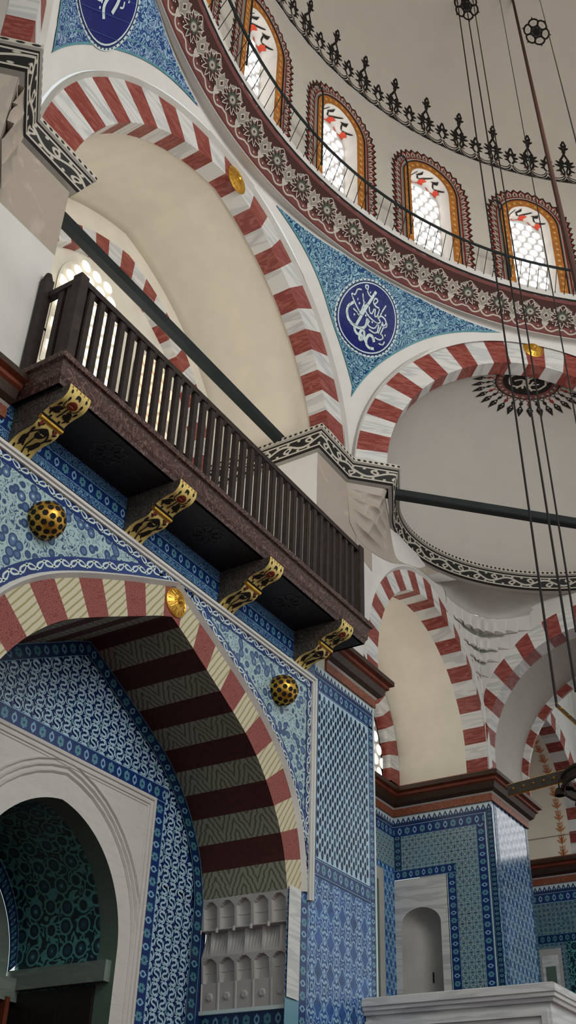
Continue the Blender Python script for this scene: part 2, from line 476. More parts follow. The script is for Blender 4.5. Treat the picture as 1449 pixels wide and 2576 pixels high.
def vring(mb, F, pin, pout, N, depth, red, whi, reds=None, whis=None, keyred=True, sub=4, back=False, jit=0.):
    """striped voussoir ring: N pieces on the face and the soffit"""
    A, B = Par(pin), Par(pout); c = N // 2
    for i in range(N):
        r = ((i - c) % 2 == 0) == keyred
        mf = red if r else whi; ms = (reds or red) if r else (whis or whi)
        for k in range(sub):
            t0, t1 = (i + k / sub) / N, (i + (k + 1) / sub) / N
            a0, a1, b0, b1 = A(t0), A(t1), B(t0), B(t1)
            mb.face([F(*a0, 0), F(*a1, 0), F(*b1, 0), F(*b0, 0)], mf, [a0, a1, b1, b0])
            u0, u1 = k / sub, (k + 1) / sub
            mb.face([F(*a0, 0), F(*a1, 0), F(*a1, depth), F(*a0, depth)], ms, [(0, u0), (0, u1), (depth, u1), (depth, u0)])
            if back: mb.face([F(*a0, depth), F(*a1, depth), F(*b1, depth), F(*b0, depth)], mf, [a0, a1, b1, b0])
def bandring(mb, F, pin, pout, d0, d1, mat, n=60):
    """raised moulding between two outlines, standing from depth d0 out to d1"""
    A, B = Par(pin), Par(pout)
    for i in range(n):
        a0, a1, b0, b1 = A(i / n), A((i + 1) / n), B(i / n), B((i + 1) / n)
        m0 = ((a0[0] + b0[0]) / 2, (a0[1] + b0[1]) / 2); m1 = ((a1[0] + b1[0]) / 2, (a1[1] + b1[1]) / 2)
        mb.face([F(*a0, d0), F(*a1, d0), F(*m1, d1), F(*m0, d1)], mat, smooth=True)
        mb.face([F(*m0, d1), F(*m1, d1), F(*b1, d0), F(*b0, d0)], mat, smooth=True)
def vault(mb, F, P, d0, d1, mat, n=1):
    L = Par(P)
    for a, b in zip(P, P[1:]):
        for k in range(n):
            e0, e1 = d0 + (d1 - d0) * k / n, d0 + (d1 - d0) * (k + 1) / n
            mb.face([F(*a, e0), F(*b, e0), F(*b, e1), F(*a, e1)], mat, smooth=True)
def infill(mb, F, P, zb, d, mat):
    """plane area under an outline down to zb"""
    for a, b in zip(P, P[1:]):
        if abs(b[0] - a[0]) > 1e-6:
            q = [(a[0], zb), (b[0], zb), b, a]; mb.face([F(*p, d) for p in q], mat, q)
def above(mb, F, P, zt, d, mat):
    for a, b in zip(P, P[1:]):
        if abs(b[0] - a[0]) > 1e-6:
            z = [zt(p[0]) if callable(zt) else zt for p in (a, b)]
            q = [a, b, (b[0], z[1]), (a[0], z[0])]; mb.face([F(*p, d) for p in q], mat, q)
def rect(mb, F, s0, s1, z0, z1, d, mat, uo=None):
    q = [(s0, z0), (s1, z0), (s1, z1), (s0, z1)]
    mb.face([F(*p, d) for p in q], mat, [(p[0] - (uo[0] if uo else 0), p[1] - (uo[1] if uo else 0)) for p in q])
def strip(mb, F, p0, p1, w, d, mat):
    """border strip along p0->p1 of width w to the left; uv=(len/w, 0..1)"""
    dx, dz = p1[0] - p0[0], p1[1] - p0[1]; l = hypot(dx, dz); nx, nz = -dz / l * w, dx / l * w
    q = [p0, p1, (p1[0] + nx, p1[1] + nz), (p0[0] + nx, p0[1] + nz)]
    mb.face([F(*p, d) for p in q], mat, [(0, 0), (l / w, 0), (l / w, 1), (0, 1)])
def stripband(mb, F, pin, pout, d, mat, w, n=60):
    A, B = Par(pin), Par(pout)
    for i in range(n):
        q = [A(i / n), A((i + 1) / n), B((i + 1) / n), B(i / n)]
        mb.face([F(*p, d) for p in q], mat, [(A.L[-1] * i / n / w, 0), (A.L[-1] * (i + 1) / n / w, 0), (A.L[-1] * (i + 1) / n / w, 1), (A.L[-1] * i / n / w, 1)])
M['darkcell'] = plain('blue black glaze', (18, 30, 48), rough=.25, spec=.5)
M['net2'] = plain('mid blue glaze line', (52, 92, 148), rough=.3, spec=.5)
M['rope'] = plain('brown rope', (66, 40, 32), rough=.9)
M['cobalt2'] = plain('cobalt border glaze', (20, 50, 110), rough=.3, spec=.5, var=.15, sc=6)
M['teal2'] = plain('grey teal glaze', (70, 100, 112), rough=.3, spec=.5)
M['wmould'] = plain('off white moulding', (190, 188, 180), var=.02)

# ================================================================== GREAT WALL, PIERS, MAIN ARCH
ZC0, ZC1 = 10.38, 10.70           # painted stone cornice
ZW0, ZW1 = 7.28, 7.76             # wooden cornice
A_in = cutz(prof(7.07, 2.69, .58, 10.19), 10.66)
A_out = prof(7.04, 3.08, .03, 10.58)
A_in2 = A_in
mb = MB()
vring(mb, FA, A_in, A_out, 27, .28, 'rm', 'wm')
A_o2 = prof(7.04, 3.14, .03, 10.60)
bandring(mb, FA, A_out, A_o2, 0, -.06, 'wmould')
struct(mb, 'large pointed arch of red and white striped stone above the wooden balcony', 'arch')

# barrel vault and rear wall of the tribune behind the balcony
YR = 7.60
mb = MB()
AV = cutz(prof(7.07, 2.71, .58, 10.19), 10.66)
L0, L1 = AV[0][0], AV[-1][0]
vault(mb, FA, AV, .27, YR - W, 'cream', 3)
rect(mb, FA, L0, L1, ZW1, 10.70, YR - W, 'cream'); infill(mb, FA, AV, 10.66, YR - W, 'cream')
struct(mb, 'smooth cream barrel vault and rear wall behind the wooden balcony', 'wall', 'wall_rear')
mb = MB()     # piers either side (inner jambs + faces)
for s0, s1, face in ((VL[0], 4.52, 4.52), (9.38, 10.62, 9.38)):
    zb = 9.42 if s0 < 5 else 9.30
    rect(mb, FA, s0, s1, ZW1 - .02, zb, 0, 'white')
    rect(mb, FA, s0, s1, zb, 10.42, 0, 'pier')
    FJ = Fr((face, W, 0), (0, 1, 0), (1, 0, 0))
    rect(mb, FJ, 0, YR - W, ZW1 - .02, 10.72, 0, 'white')
    rect(mb, FA, s0, min(s1, VR[0]), 10.42, 10.72, 0, 'wm')
mb.face([FA(10.4, 9.75, -.004), FA(10.4, 9.40, -.004), FA(10.85, 9.30, -.004), FA(10.85, 9.68, -.004)], 'pier')
# left diagonal side of the left pier
rect(mb, FL, 0, .66, 0, 10.72, 0, 'white'); rect(mb, FL, 0, .66, 9.42, 10.42, -.004, 'pier')
FLJ = Fr(FL(.66, 0), (-1, 1, 0), (-1, -1, 0))
rect(mb, FLJ, 0, 1.6, 8.8, 10.72, 0, 'pier')
rect(mb, FD, 0, .60, 10.40, 10.72, 0, 'wm')
mb.box(L0, L1, W, YR, ZW1 - .12, ZW1 - .04, 'woodd')
def lc(i, j):
    v = j; x = i; t = (v * 3) % 1; c = abs(sin(pi * 2 * x + (pi / 2 if int(v * 3) % 2 else 0)))
    return FL(.12 + .54 * i, 9.45 + .80 * j, -.012 - .07 * (t ** (.6 + 3 * c)))
mb.grid(lc, 40, 36, 'pier', smooth=False)
struct(mb, 'white plastered piers with beige marble blocks under the carved cornice', 'wall', 'wall_left')

# rear striped arch inside the barrel vault
r_in = prof(7.05, 1.98, .41, 10.2); r_out = prof(7.05, 2.20, .41, 10.3)
mb2 = MB(); FR = Fr((0, YR - .16, 0), (1, 0, 0), (0, 1, 0))
vring(mb2, FR, r_in, r_out, 27, .16, 'rm', 'wm')
struct(mb2, 'striped red and white rear arch on the tribune wall behind the dark tie beam', 'arch')

# diagonal arches
D_in = cutz(prof(3.11, 2.52, .06, 10.68), 10.70); D_out = prof(3.10, 2.97, .16, 10.62)
D_o2 = prof(3.10, 3.03, .16, 10.64)
for F, lab in ((FD, 'diagonal striped arch of red and white stone framing the half dome at right'), (FL, 'diagonal striped arch at the upper left edge, seen almost edge on')):
    mb = MB(); vring(mb, F, D_in, D_out, 27, .28, 'rm', 'wm'); bandring(mb, F, D_out, D_o2, 0, -.06, 'wmould'); struct(mb, lab, 'arch')

# exedra half dome
EC, ED, EA, EB = 3.12, .26, 2.54, 1.94
def exS(F, ph, ps, off=0.):
    return F(EC + (EA - off) * cos(ph) * cos(ps), 10.62 + (2.68 - off) * sin(ps), ED + (EB - off) * sin(ph) * cos(ps))
for F, lab, nm in ((FD, 'grey cream half dome of the right exedra', 'ceiling'), (FL, 'plain cream half dome of the left exedra', 'ceiling.001')):
    mb = MB(); mb.grid(lambda i, j: exS(F, pi * i, pi / 2 * j * .999), 72, 36, 'exedra'); struct(mb, lab, 'ceiling', nm)

# ================================================================== LOWER EXEDRA WALLS (bays)
S1_in = prof(12.72, 1.75, .0, 8.02, zb=ZW1 - .04); S1_out = prof(12.60, 1.97, .233, 7.91, zb=ZW1 - .04)
S1_in = [(min(s, 14.46), z) for s, z in S1_in]; S1_out = [(min(s, 14.462), z) for s, z in S1_out]
# second small arch: mirror about the corner
S2_in = [(14.47 - s, z) for s, z in S1_in][::-1]; h2 = cr([(1.742, 7.72), (1.742, 8.3), (1.742, 8.85), (1.69, 9.08), (1.55, 9.31), (1.38, 9.49), (.96, 9.85), (.45, 10.08), (0, 10.16)], 4)
S2_out = [(1.75 - x, z) for x, z in h2] + [(1.75 + x, z) for x, z in h2[::-1][1:]]
for F, pi_, po, lab, dp in ((FA, S1_in, S1_out, 'small striped arch right of the balcony opening on a narrow cream vault', .35),
                        (FX, S2_in, S2_out, 'small striped arch at the right edge springing from the tiled pillar', .30)):
    mb = MB(); vring(mb, F, pi_, po, 25, dp, 'rm', 'wm')
    if F is FA: bandring(mb, F, po, prof(12.60, 2.02, .233, 7.95, zb=8.3), 0, -.04, 'white')
    struct(mb, lab, 'arch')
mb = MB()
above(mb, FA, [p for p in S1_out], 10.40, 0, 'white'); rect(mb, FA, 10.62, S1_out[0][0], ZW1 - .02, 10.4, 0, 'white')
above(mb, FX, [p for p in S2_out], 10.40, 0, 'white')
vault(mb, FA, S1_in, .35, 7.4 - W, 'cream', 2); rect(mb, FA, 10.8, 14.47, ZW0, 10.2, 7.4 - W, 'cream')
vault(mb, FX, S2_in, .30, 1.40, 'exedra', 2)
struct(mb, 'white wall of the exedra with cream vaulted bay behind the small arch', 'wall', 'wall_exedra')
mb = MB()
q_in = prof(12.66, 1.50, .1, 7.9, zb=ZW1); q_out = prof(12.66, 1.80, .1, 7.95, zb=ZW1)
vring(mb, Fr((0, 7.26, 0), (1, 0, 0), (0, 1, 0)), q_in, q_out, 25, .14, 'rm', 'wm')
struct(mb, 'striped arch around the bay window, right leg ending on the wooden cornice', 'arch')
mb = MB()
vring(mb, Fr((15.86, W, 0), (0, -1, 0), (1, 0, 0)), [(s + .10 if s < 1.75 else s - .1, z - .10) for s, z in S2_in], S2_in, 25, .05, 'rm', 'wm')
struct(mb, 'narrow striped arch at the back of the right hand bay', 'arch')

# ring pendentive of the exedra and carved corner
def lip(t):    # t 0..1 from the left jamb round to the far side
    ph = pi * (1 - t); return FD(EC + (EA - .17) * cos(ph), ZC0, ED + (EB - .10) * sin(ph))
mb = MB()
low = [(10.24, 9.74), (10.50, 9.60), (10.86, 9.62), (11.4, 9.76), (11.9, 9.99), (12.4, 10.16), (12.9, 10.22)]
low = cr(low, 4)
up = [FD(0, ZC0), FD(.3, ZC0), FD(.60, ZC0), FD(.62, ZC0, .2)] + [lip(t) for t in (.06, .12, .2, .28, .34, .40)]
upP = []
for i in range(len(low)):
    t = i / (len(low) - 1) * (len(up) - 1); k = min(int(t), len(up) - 2); upP.append(up[k].lerp(up[k + 1], t - k))
nlow = len(low) - 1; TI = [(0, .20, 1), (.20, .42, 2), (.42, .64, 3), (.64, .84, 4), (.84, 1.0, 0)]
for t0, t1, nn in TI:
    def PT(i, j, t0=t0, t1=t1, nn=nn):
        f = i * nlow; k = min(int(f), nlow - 1); f -= k
        a = FA(*low[k], -.006).lerp(FA(*low[k + 1], -.006), f); b = upP[k].lerp(upP[k + 1], f)
        v = t0 + (t1 - t0) * j
        if nn and i < .46:
            c = abs(sin(pi * nn * i / .46)); vv = t0 + (t1 - t0) * j ** (.7 + 5 * c)
        else: vv = v
        p = a.lerp(b, vv); p.z = a.z + (b.z - a.z) * v
        return p
    mb.grid(PT, 60, 12, lambda i, j: 'pier' if i < .90 else 'gwhite', smooth=False)
struct(mb, 'carved beige marble corner capital under the exedra cornice', 'capital')

# muqarnas squinch
mb = MB()
def sqc(z):
    zz = min(z, 10.09); x = 12.6 - .233 + sqrt(max(0, 2.203 ** 2 - (zz - 7.91) ** 2)); x = min(14.42, x + .07)
    if z > 10.09: x = 12.70
    return x
def s2x(z):
    T = [(8.9, .01), (9.08, .03), (9.31, .14), (9.49, .30), (9.85, .70), (10.08, 1.18), (10.4, 1.6)]
    if z <= T[0][0]: return .01
    for (z0, x0), (z1, x1) in zip(T, T[1:]):
        if z <= z1: return x0 + (x1 - x0) * (z - z0) / (z1 - z0)
    return 1.6
def bez(z, t):
    x = sqc(z); a = Vector((x, W - .01, 0)); c = Vector((14.47, W, 0)); b = Vector((14.46, W - s2x(z), 0))
    return a * (1 - t) ** 2 + c * 2 * t * (1 - t) + b * t * t
rows = [(9.00, 9.26, 9.05, 0), (9.26, 9.48, 9.30, 2), (9.48, 9.66, 9.52, 3), (9.66, 9.90, 9.70, 5), (9.90, 10.18, 9.95, 8)]
CN = Vector((14.47, W, 0)); prev = lambda i: CN.copy()
def fl(i, n): return abs(sin(pi * n * i)) ** .8 * min(1, 8 * i, 8 * (1 - i))
for z0, z1, zc, n in rows:
    def rowp(i, j, z0=z0, z1=z1, zc=zc, n=n):
        p = bez(zc, i); c = fl(i, n); d = CN - p; d = d.normalized() if d.length > .02 else d
        p = p + d * (.075 * c * (1 - .75 * j ** 4)); p.z = z0 + .085 * c * (1 - j) + (z1 - z0) * j
        return p
    mb.grid(rowp, 140, 8, 'white', smooth=False)
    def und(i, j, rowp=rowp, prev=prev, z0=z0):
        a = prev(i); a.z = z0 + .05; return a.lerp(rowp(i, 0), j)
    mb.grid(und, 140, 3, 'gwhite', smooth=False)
    prev = lambda i, zc=zc: bez(zc, i)
def cav(i, j):
    a = bez(9.95, i); q = lip(.28 + .44 * i); b_ = Vector((q.x, q.y, 0)); k = 1 - sqrt(max(0, 1 - j * j)) ; p = a.lerp(b_, k); p.z = 10.18 + .20 * (1 - (1 - j) ** 1.3); return p
mb.grid(cav, 60, 10, 'gwhite', smooth=True)
struct(mb, 'white muqarnas squinch between the two small arches below the half dome', 'muqarnas')

# painted stone cornice
prof_c = [(0, -.02), (.05, 0), (.07, .03), (.14, .19), (.15, .21), (.17, .23), (.17, .29), (.0, .33)]
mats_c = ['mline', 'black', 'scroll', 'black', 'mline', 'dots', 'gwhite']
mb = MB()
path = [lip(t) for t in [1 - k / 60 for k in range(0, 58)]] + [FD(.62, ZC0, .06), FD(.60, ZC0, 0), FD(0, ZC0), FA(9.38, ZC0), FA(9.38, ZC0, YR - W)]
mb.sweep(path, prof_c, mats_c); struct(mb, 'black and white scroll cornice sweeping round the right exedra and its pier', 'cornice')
mb = MB()
path = [FA(4.52, ZC0, YR - W), FA(4.52, ZC0), FA(VL[0], ZC0), FL(.66, ZC0), FL(.66, ZC0, .5)] + [FL(EC + EA * cos(pi - pi * k / 30), ZC0, ED + EB * sin(pi * k / 30)) for k in range(1, 30)]
mb.sweep(path, prof_c, mats_c); struct(mb, 'black and white scroll cornice on the left pier', 'cornice')

# wooden cornice
prof_w = [(0, 0), (.03, 0), (.03, .11), (.05, .13), (.10, .17), (.13, .25), (.16, .27), (.16, .31), (.21, .33), (.21, .39), (.17, .42), (0, .48)]
mats_w = ['corno', 'corno', 'gwhite', 'cornb', 'cornb', 'cornr', 'cornr', 'cornr', 'cornb', 'cornr', 'cornr']
for path, lab in (([(15.86, 7.4), (15.86, W), (14.47, W), (14.47, 7.4), (10.8, 7.4), (10.8, W), (9.63, W)], 'carved red brown wooden cornice running round the tiled pillar and bay'),
                  ([(4.38, W), (2.0, W)], 'carved wooden cornice left of the balcony'),
                  ([(18.85, 0), (18.85, 9.0)], 'carved wooden cornice on the far tiled wall')):
    mb = MB(); mb.sweep([(x, y, ZW0) for x, y in path], prof_w, mats_w); struct(mb, lab, 'cornice')

# ================================================================== PENDENTIVES AND RING
def octz(F, s, a_out, cx, z0): 
    d = abs(s - cx)
    return z0 + sqrt(max(0, a_out * a_out - d * d))
def pend_pt(Vang, side, q, v, marg=0., top=0., off=0.):
    """q 0..1 from the vertex towards the arch centre on one side; v 0..1 up"""
    if side > 0: F, cx, a, z0 = FD, 3.12, 3.02, 10.58
    else: F, cx, a, z0 = None, 0, 0, 0
    return None
def re_(z, w=1.):
    k = max(0, min(1, (z - 12.7) / 1.0)); return hypot(7.70, sqrt(max(0, 3.13 ** 2 - (z - 10.6) ** 2))) - .16 * w * k * k * (3 - 2 * k)
def side_pt(F, cx, a, z0, s, v, marg, top, off, mir_=False):
    zl = octz(F, s, a + marg, cx, z0) if abs(s - cx) < a + marg else z0
    w = F(s, min(zl, ZRB)); ang = atan2(w.y - DCY, w.x - DCX); R1 = 7.46
    t = Vector((DCX + R1 * cos(ang), DCY + R1 * sin(ang), ZRB - top))
    zt = ZRB
    z = zl + (ZRB - top - zl) * v
    rad = Vector((cos(ang), sin(ang), 0)); p = Vector((DCX, DCY, 0)) + rad * (re_(z, .3 + .7 * max(0, min(1, (ZRB - (octz(F, s, a, cx, z0) if abs(s - cx) < a else z0)) / 1.1))) - off); p.z = z
    return p, zl < ZRB - top
ARCHS = [(FA, 7.01, 3.13, 10.60), (FD, 3.12, 3.04, 10.62), (FL, 3.12, 3.04, 10.62)]
ZRB = 13.82
mb = MB()
for (F, cx, a, z0), (s0, s1) in zip(ARCHS, ((VL[0], VR[0]), (0, 6.3), (0, 6.3))):
    n = 80
    for i in range(n):
        sa, sb = s0 + (s1 - s0) * i / n, s0 + (s1 - s0) * (i + 1) / n
        for j in range(12):
            q = [side_pt(F, cx, a, z0, s, v / 12, 0, 0, 0)[0] for s, v in ((sa, j), (sb, j), (sb, j + 1), (sa, j + 1))]
            mb.face(q, 'white', smooth=True)
struct(mb, 'white plaster pendentive surfaces under the dome ring', 'wall', 'wall_pendentives')
def mg(F, s):
    d = (3.19 - abs(s - 7.01)) if F is FA else s
    return .30 - .18 * min(1, d / 2.2)
def pend_panel(specs, mat, label):
    mb = MB()
    for F, cx, a, z0, sl in specs:
        for sa, sb in zip(sl, sl[1:]):
            ok = True
            for j in range(14):
                q = []; uvq = []
                for s, v in ((sa, j), (sb, j), (sb, j + 1), (sa, j + 1)):
                    p, o = side_pt(F, cx, a, z0, s, v / 14, mg(F, s), .10, .012); q.append(p); ok = ok and o; uvq.append((s if F is not FA else -abs(s - (VR[0] if s > 7 else VL[0])), p.z))
                if not ok: break
                mb.face(q, mat, uvq, smooth=True)
            # pale and dark edging along the bottom border
            for j, (m0, m1, mt) in enumerate(((0, .022, 'teal'), (.13, .142, 'teal'))):
                p = [side_pt(F, cx, a, z0, s, 0, m + mg(F, s), .10, .016) for s, m in ((sa, m0), (sb, m0), (sb, m1), (sa, m1))]
                if all(o for _, o in p): mb.face([x for x, _ in p], mt)
    return mb
fr = lambda a, b, n: [a + (b - a) * i / n for i in range(n + 1)]
pr = pend_panel([(FA, 7.01, 3.13, 10.60, fr(VR[0], 7.4, 90)), (FD, 3.12, 3.04, 10.62, fr(0, 3.0, 90))], 'pend', '')
struct(pr, 'turquoise tiled pendentive between the large arch and the diagonal arch', 'tile panel')
pl = pend_panel([(FA, 7.01, 3.13, 10.60, fr(VL[0], 6.8, 90)), (FL, 3.12, 3.04, 10.62, fr(0, 3.0, 90))], 'pend2', '')
struct(pl, 'blue scroll tiled pendentive at the top left corner', 'tile panel')

def ringsurf(mb, R0, z0, R1, z1, mat, a0=0, a1=360, n=180):
    for i in range(n):
        t0, t1 = (a0 + (a1 - a0) * i / n) * D2R, (a0 + (a1 - a0) * (i + 1) / n) * D2R
        P = lambda R, z, t: (DCX + R * cos(t), DCY + R * sin(t), z)
        mb.face([P(R0, z0, t0), P(R0, z0, t1), P(R1, z1, t1), P(R1, z1, t0)], mat, smooth=False)
mb = MB()
ringsurf(mb, 7.47, 13.735, 7.60, 13.82, 'white'); ringsurf(mb, 7.60, 13.82, 7.73, 13.83, 'white'); ringsurf(mb, 7.47, 13.735, 7.46, 13.76, 'white')
# maroon band with star flowers, mapping (u along, v 0..1)
RB0, ZB0, RB1, ZB1 = 7.46, 13.74, 7.14, 14.22
ringsurf(mb, RB0, ZB0, RB1, ZB1, 'maroon', n=240)
ringsurf(mb, RB1, ZB1, RB1 - .02, ZB1 + .03, 'black'); ringsurf(mb, RB1 - .02, ZB1 + .03, RB1 - .02, ZB1 + .15, 'white')
ringsurf(mb, RB1 - .02, ZB1 + .15, 7.16, ZB1 + .16, 'white')
ringsurf(mb, 7.135, 14.335, 7.13, 14.36, 'black', n=200)
def bandmap(ang0, k=1.):
    nrm = Vector((ZB1 - ZB0, 0, RB0 - RB1)).normalized()      # (radial inward comp, z comp)
    def f(x, y, off):
        t = ang0 + x / 7.28; v = y / .66 * .98 + .02
        R = RB0 + (RB1 - RB0) * v - off * nrm.x; z = ZB0 + (ZB1 - ZB0) * v - off * nrm.z
        return Vector((DCX + R * cos(t), DCY + R * sin(t), z))
    return f
def star(x, y, r0, r1, n, rot=0):
    pts = []
    for k in range(n * 4):
        a = rot + 2 * pi * k / (n * 4); r = r0 + (r1 - r0) * (.5 + .5 * cos(n * a - n * rot))
        pts.append((x + r * cos(a), y + r * sin(a)))
    return pts
leaf = lambda x, y, l, w, rot: xf([cr([(0, 0), (l * .35, w / 2), (l, 0), (l * .35, -w / 2)], 4, True)], rot=rot, dx=x, dy=y)
for k in range(-3, 21):
    ang = (51.6 + 4.286 * (k - 8)) * D2R + 4.286 * 8 * D2R * 0
    ang = (30.2 + 4.286 * k) * D2R; f = bandmap(ang); P = .545
    dk = [[(-P / 2, .15), (P / 2, .15), (P / 2, .6), (-P / 2, .6)]]
    for q in range(8): x0, x1 = -P / 2 + P * q / 8, -P / 2 + P * (q + 1) / 8; mb.polys([[(x0, .15), (x1, .15), (x1, .6), (x0, .6)]], f, 'darkbrown', .003)
    # scalloped lower line
    sc = cr([(-P / 2, .20), (-P * .46, .09), (-P * .28, .045), (-P * .1, .10), (0, .10), (P * .1, .10), (P * .28, .045), (P * .46, .09), (P / 2, .20)], 4)
    bel = sc + [(P / 2, .02), (-P / 2, .02)]
    for (x0, y0), (x1, y1) in zip(sc, sc[1:]): mb.face([f(x0, .005, .006), f(x1, .005, .006), f(x1, y1, .006), f(x0, y0, .006)], 'maroon')
    mb.polys(stroke(sc, .027), f, 'palep', .009)
    for x in (-.17, .17): mb.polys(disc(x, .105, .014, n=8), f, 'palep', .009)
    # star flower
    mb.polys([star(0, .33, .12, .215, 11, .1)], f, 'palep', .014); mb.polys([star(0, .33, .09, .185, 11, .1)], f, 'darkbrown', .016)
    mb.polys([star(0, .345, .07, .115, 8)], f, 'greenp', .018); mb.polys(disc(0, .33, .062), f, 'greyp', .020); mb.polys(ringp(0, .33, .036, .012), f, 'palep', .022)
    mb.polys(disc(0, .33, .016, n=8), f, 'darkbrown', .022)
    # lotus between
    g2 = bandmap(ang + P / 2 / 7.28)
    lot = [(0, .15), (.07, .22), (.15, .26), (.10, .31), (.16, .40), (.09, .42), (.07, .50), (0, .44), (-.07, .50), (-.09, .42), (-.16, .40), (-.10, .31), (-.15, .26), (-.07, .22)]
    lot = [(x * 1.0, .33 + (y - .33) * 1.0) for x, y in lot]
    lot = [(x * .80, .34 + (y - .34) * .86) for x, y in lot]
    mb.polys([lot], g2, 'palep', .010); mb.polys([[(x * .84, .34 + (y - .34) * .86) for x, y in lot]], g2, 'greyp', .013)
    mb.polys([[(0, .26), (.05, .32), (0, .39), (-.05, .32)]], g2, 'palep', .016); mb.polys([[(0, .285), (.028, .32), (0, .36), (-.028, .32)]], g2, 'darkbrown', .018)
    mb.polys(leaf(0, .13, .10, .05, pi / 2 + .6) + leaf(0, .13, .10, .05, pi / 2 - .6) + leaf(0, .09, .09, .05, pi / 2), g2, 'palep', .012)
    mb.polys(leaf(.12, .40, .17, .07, .9) + leaf(-.12, .40, .17, .07, pi - .9), g2, 'greyp', .012)
    mb.polys(stroke(cr([(.12, .40), (.20, .47), (.24, .54), (P / 2, .56)], 4), .013) + stroke(cr([(-.12, .40), (-.20, .47), (-.24, .54), (-P / 2, .56)], 4), .013), g2, 'palep', .014)
    mb.polys(disc(.13, .20, .012, n=7) + disc(-.13, .20, .012, n=7), g2, 'palep', .012)
struct(mb, 'maroon ring band of star flowers and lotus buds at the foot of the dome', 'frieze')

# ================================================================== DRUM, WINDOWS, DOME
R0 = 7.15; CY = Cyl(R0); ZS, ZD = 14.30, 17.25
WA = [46.35 + 15 * k for k in range(-1, 5)]
O_in = prof(0, .375, .03, 15.98, n=12, zb=ZS); O_out = prof(0, .515, .03, 15.98, n=12, zb=ZS)
mb = MB()
for k in range(24):
    a0 = 46.35 - 7.5 + 15 * k; ac = (a0 + 7.5) * D2R * R0; hw = 7.5 * D2R * R0
    win = any(abs((a0 + 7.5 - w + 180) % 360 - 180) < .1 for w in WA)
    if win:
        P = [(ac + s, z) for s, z in O_in]
        above(mb, CY, P, ZD, 0, 'dome')
        for sa, sb in ((ac - hw, P[0][0]), (P[-1][0], ac + hw)):
            for j in range(4):
                x0, x1 = sa + (sb - sa) * j / 4, sa + (sb - sa) * (j + 1) / 4; rect(mb, CY, x0, x1, ZS, ZD, 0, 'dome')
    else:
        for j in range(6):
            x0, x1 = ac - hw + 2 * hw * j / 6, ac - hw + 2 * hw * (j + 1) / 6; rect(mb, CY, x0, x1, ZS, ZD, 0, 'dome')
mb.grid(lambda i, j: (DCX + R0 * cos(2 * pi * i) * cos(pi / 2 * j), DCY + R0 * sin(2 * pi * i) * cos(pi / 2 * j), ZD + 6 * sin(pi / 2 * j)), 96, 24, 'dome')
struct(mb, 'plain taupe plaster dome with its drum of arched windows', 'dome', 'ceiling.002')

def pane_field(mb, F, hw, z0, z1, top, d, mats, px=.178, pz=.155, r=.070):
    row = 0; z = z0 + .06
    while z < z1:
        o = (row % 2) * px / 2; k = -6
        while k < 7:
            s = k * px + o; k += 1
            lim = hw if z < top else sqrt(max(0, hw * hw - (z - top) ** 2))
            if abs(s) > lim - .012: continue
            pts = [(max(-lim + .01, min(lim - .01, s + r * cos(2 * pi * q / 14))), z + r * 1.0 * sin(2 * pi * q / 14)) for q in range(14)]
            mb.face([F(a, b, d) for a, b in pts], mats if isinstance(mats, str) else mats(s, z))
        z += pz; row += 1
NW = [0]
def window(F, hw, z0, top, depth, label, mats='pane', frame='plasterw', parts=True):
    """round-pane plaster window: plate + panes"""
    NW[0] += 1
    mb = MB(); P = prof(0, hw, .02, top, n=10, zb=z0)
    infill(mb, F, P, z0, depth, frame)
    o = struct(mb, label, 'window', 'window_%d' % NW[0])
    pb = MB(); pane_field(pb, F, hw, z0, top + hw, top, depth - .03, mats, **(dict(px=.215, pz=.187, r=.088) if mats != 'pane' else {})); p = pb.build('panes', o)
    return o
flow = []
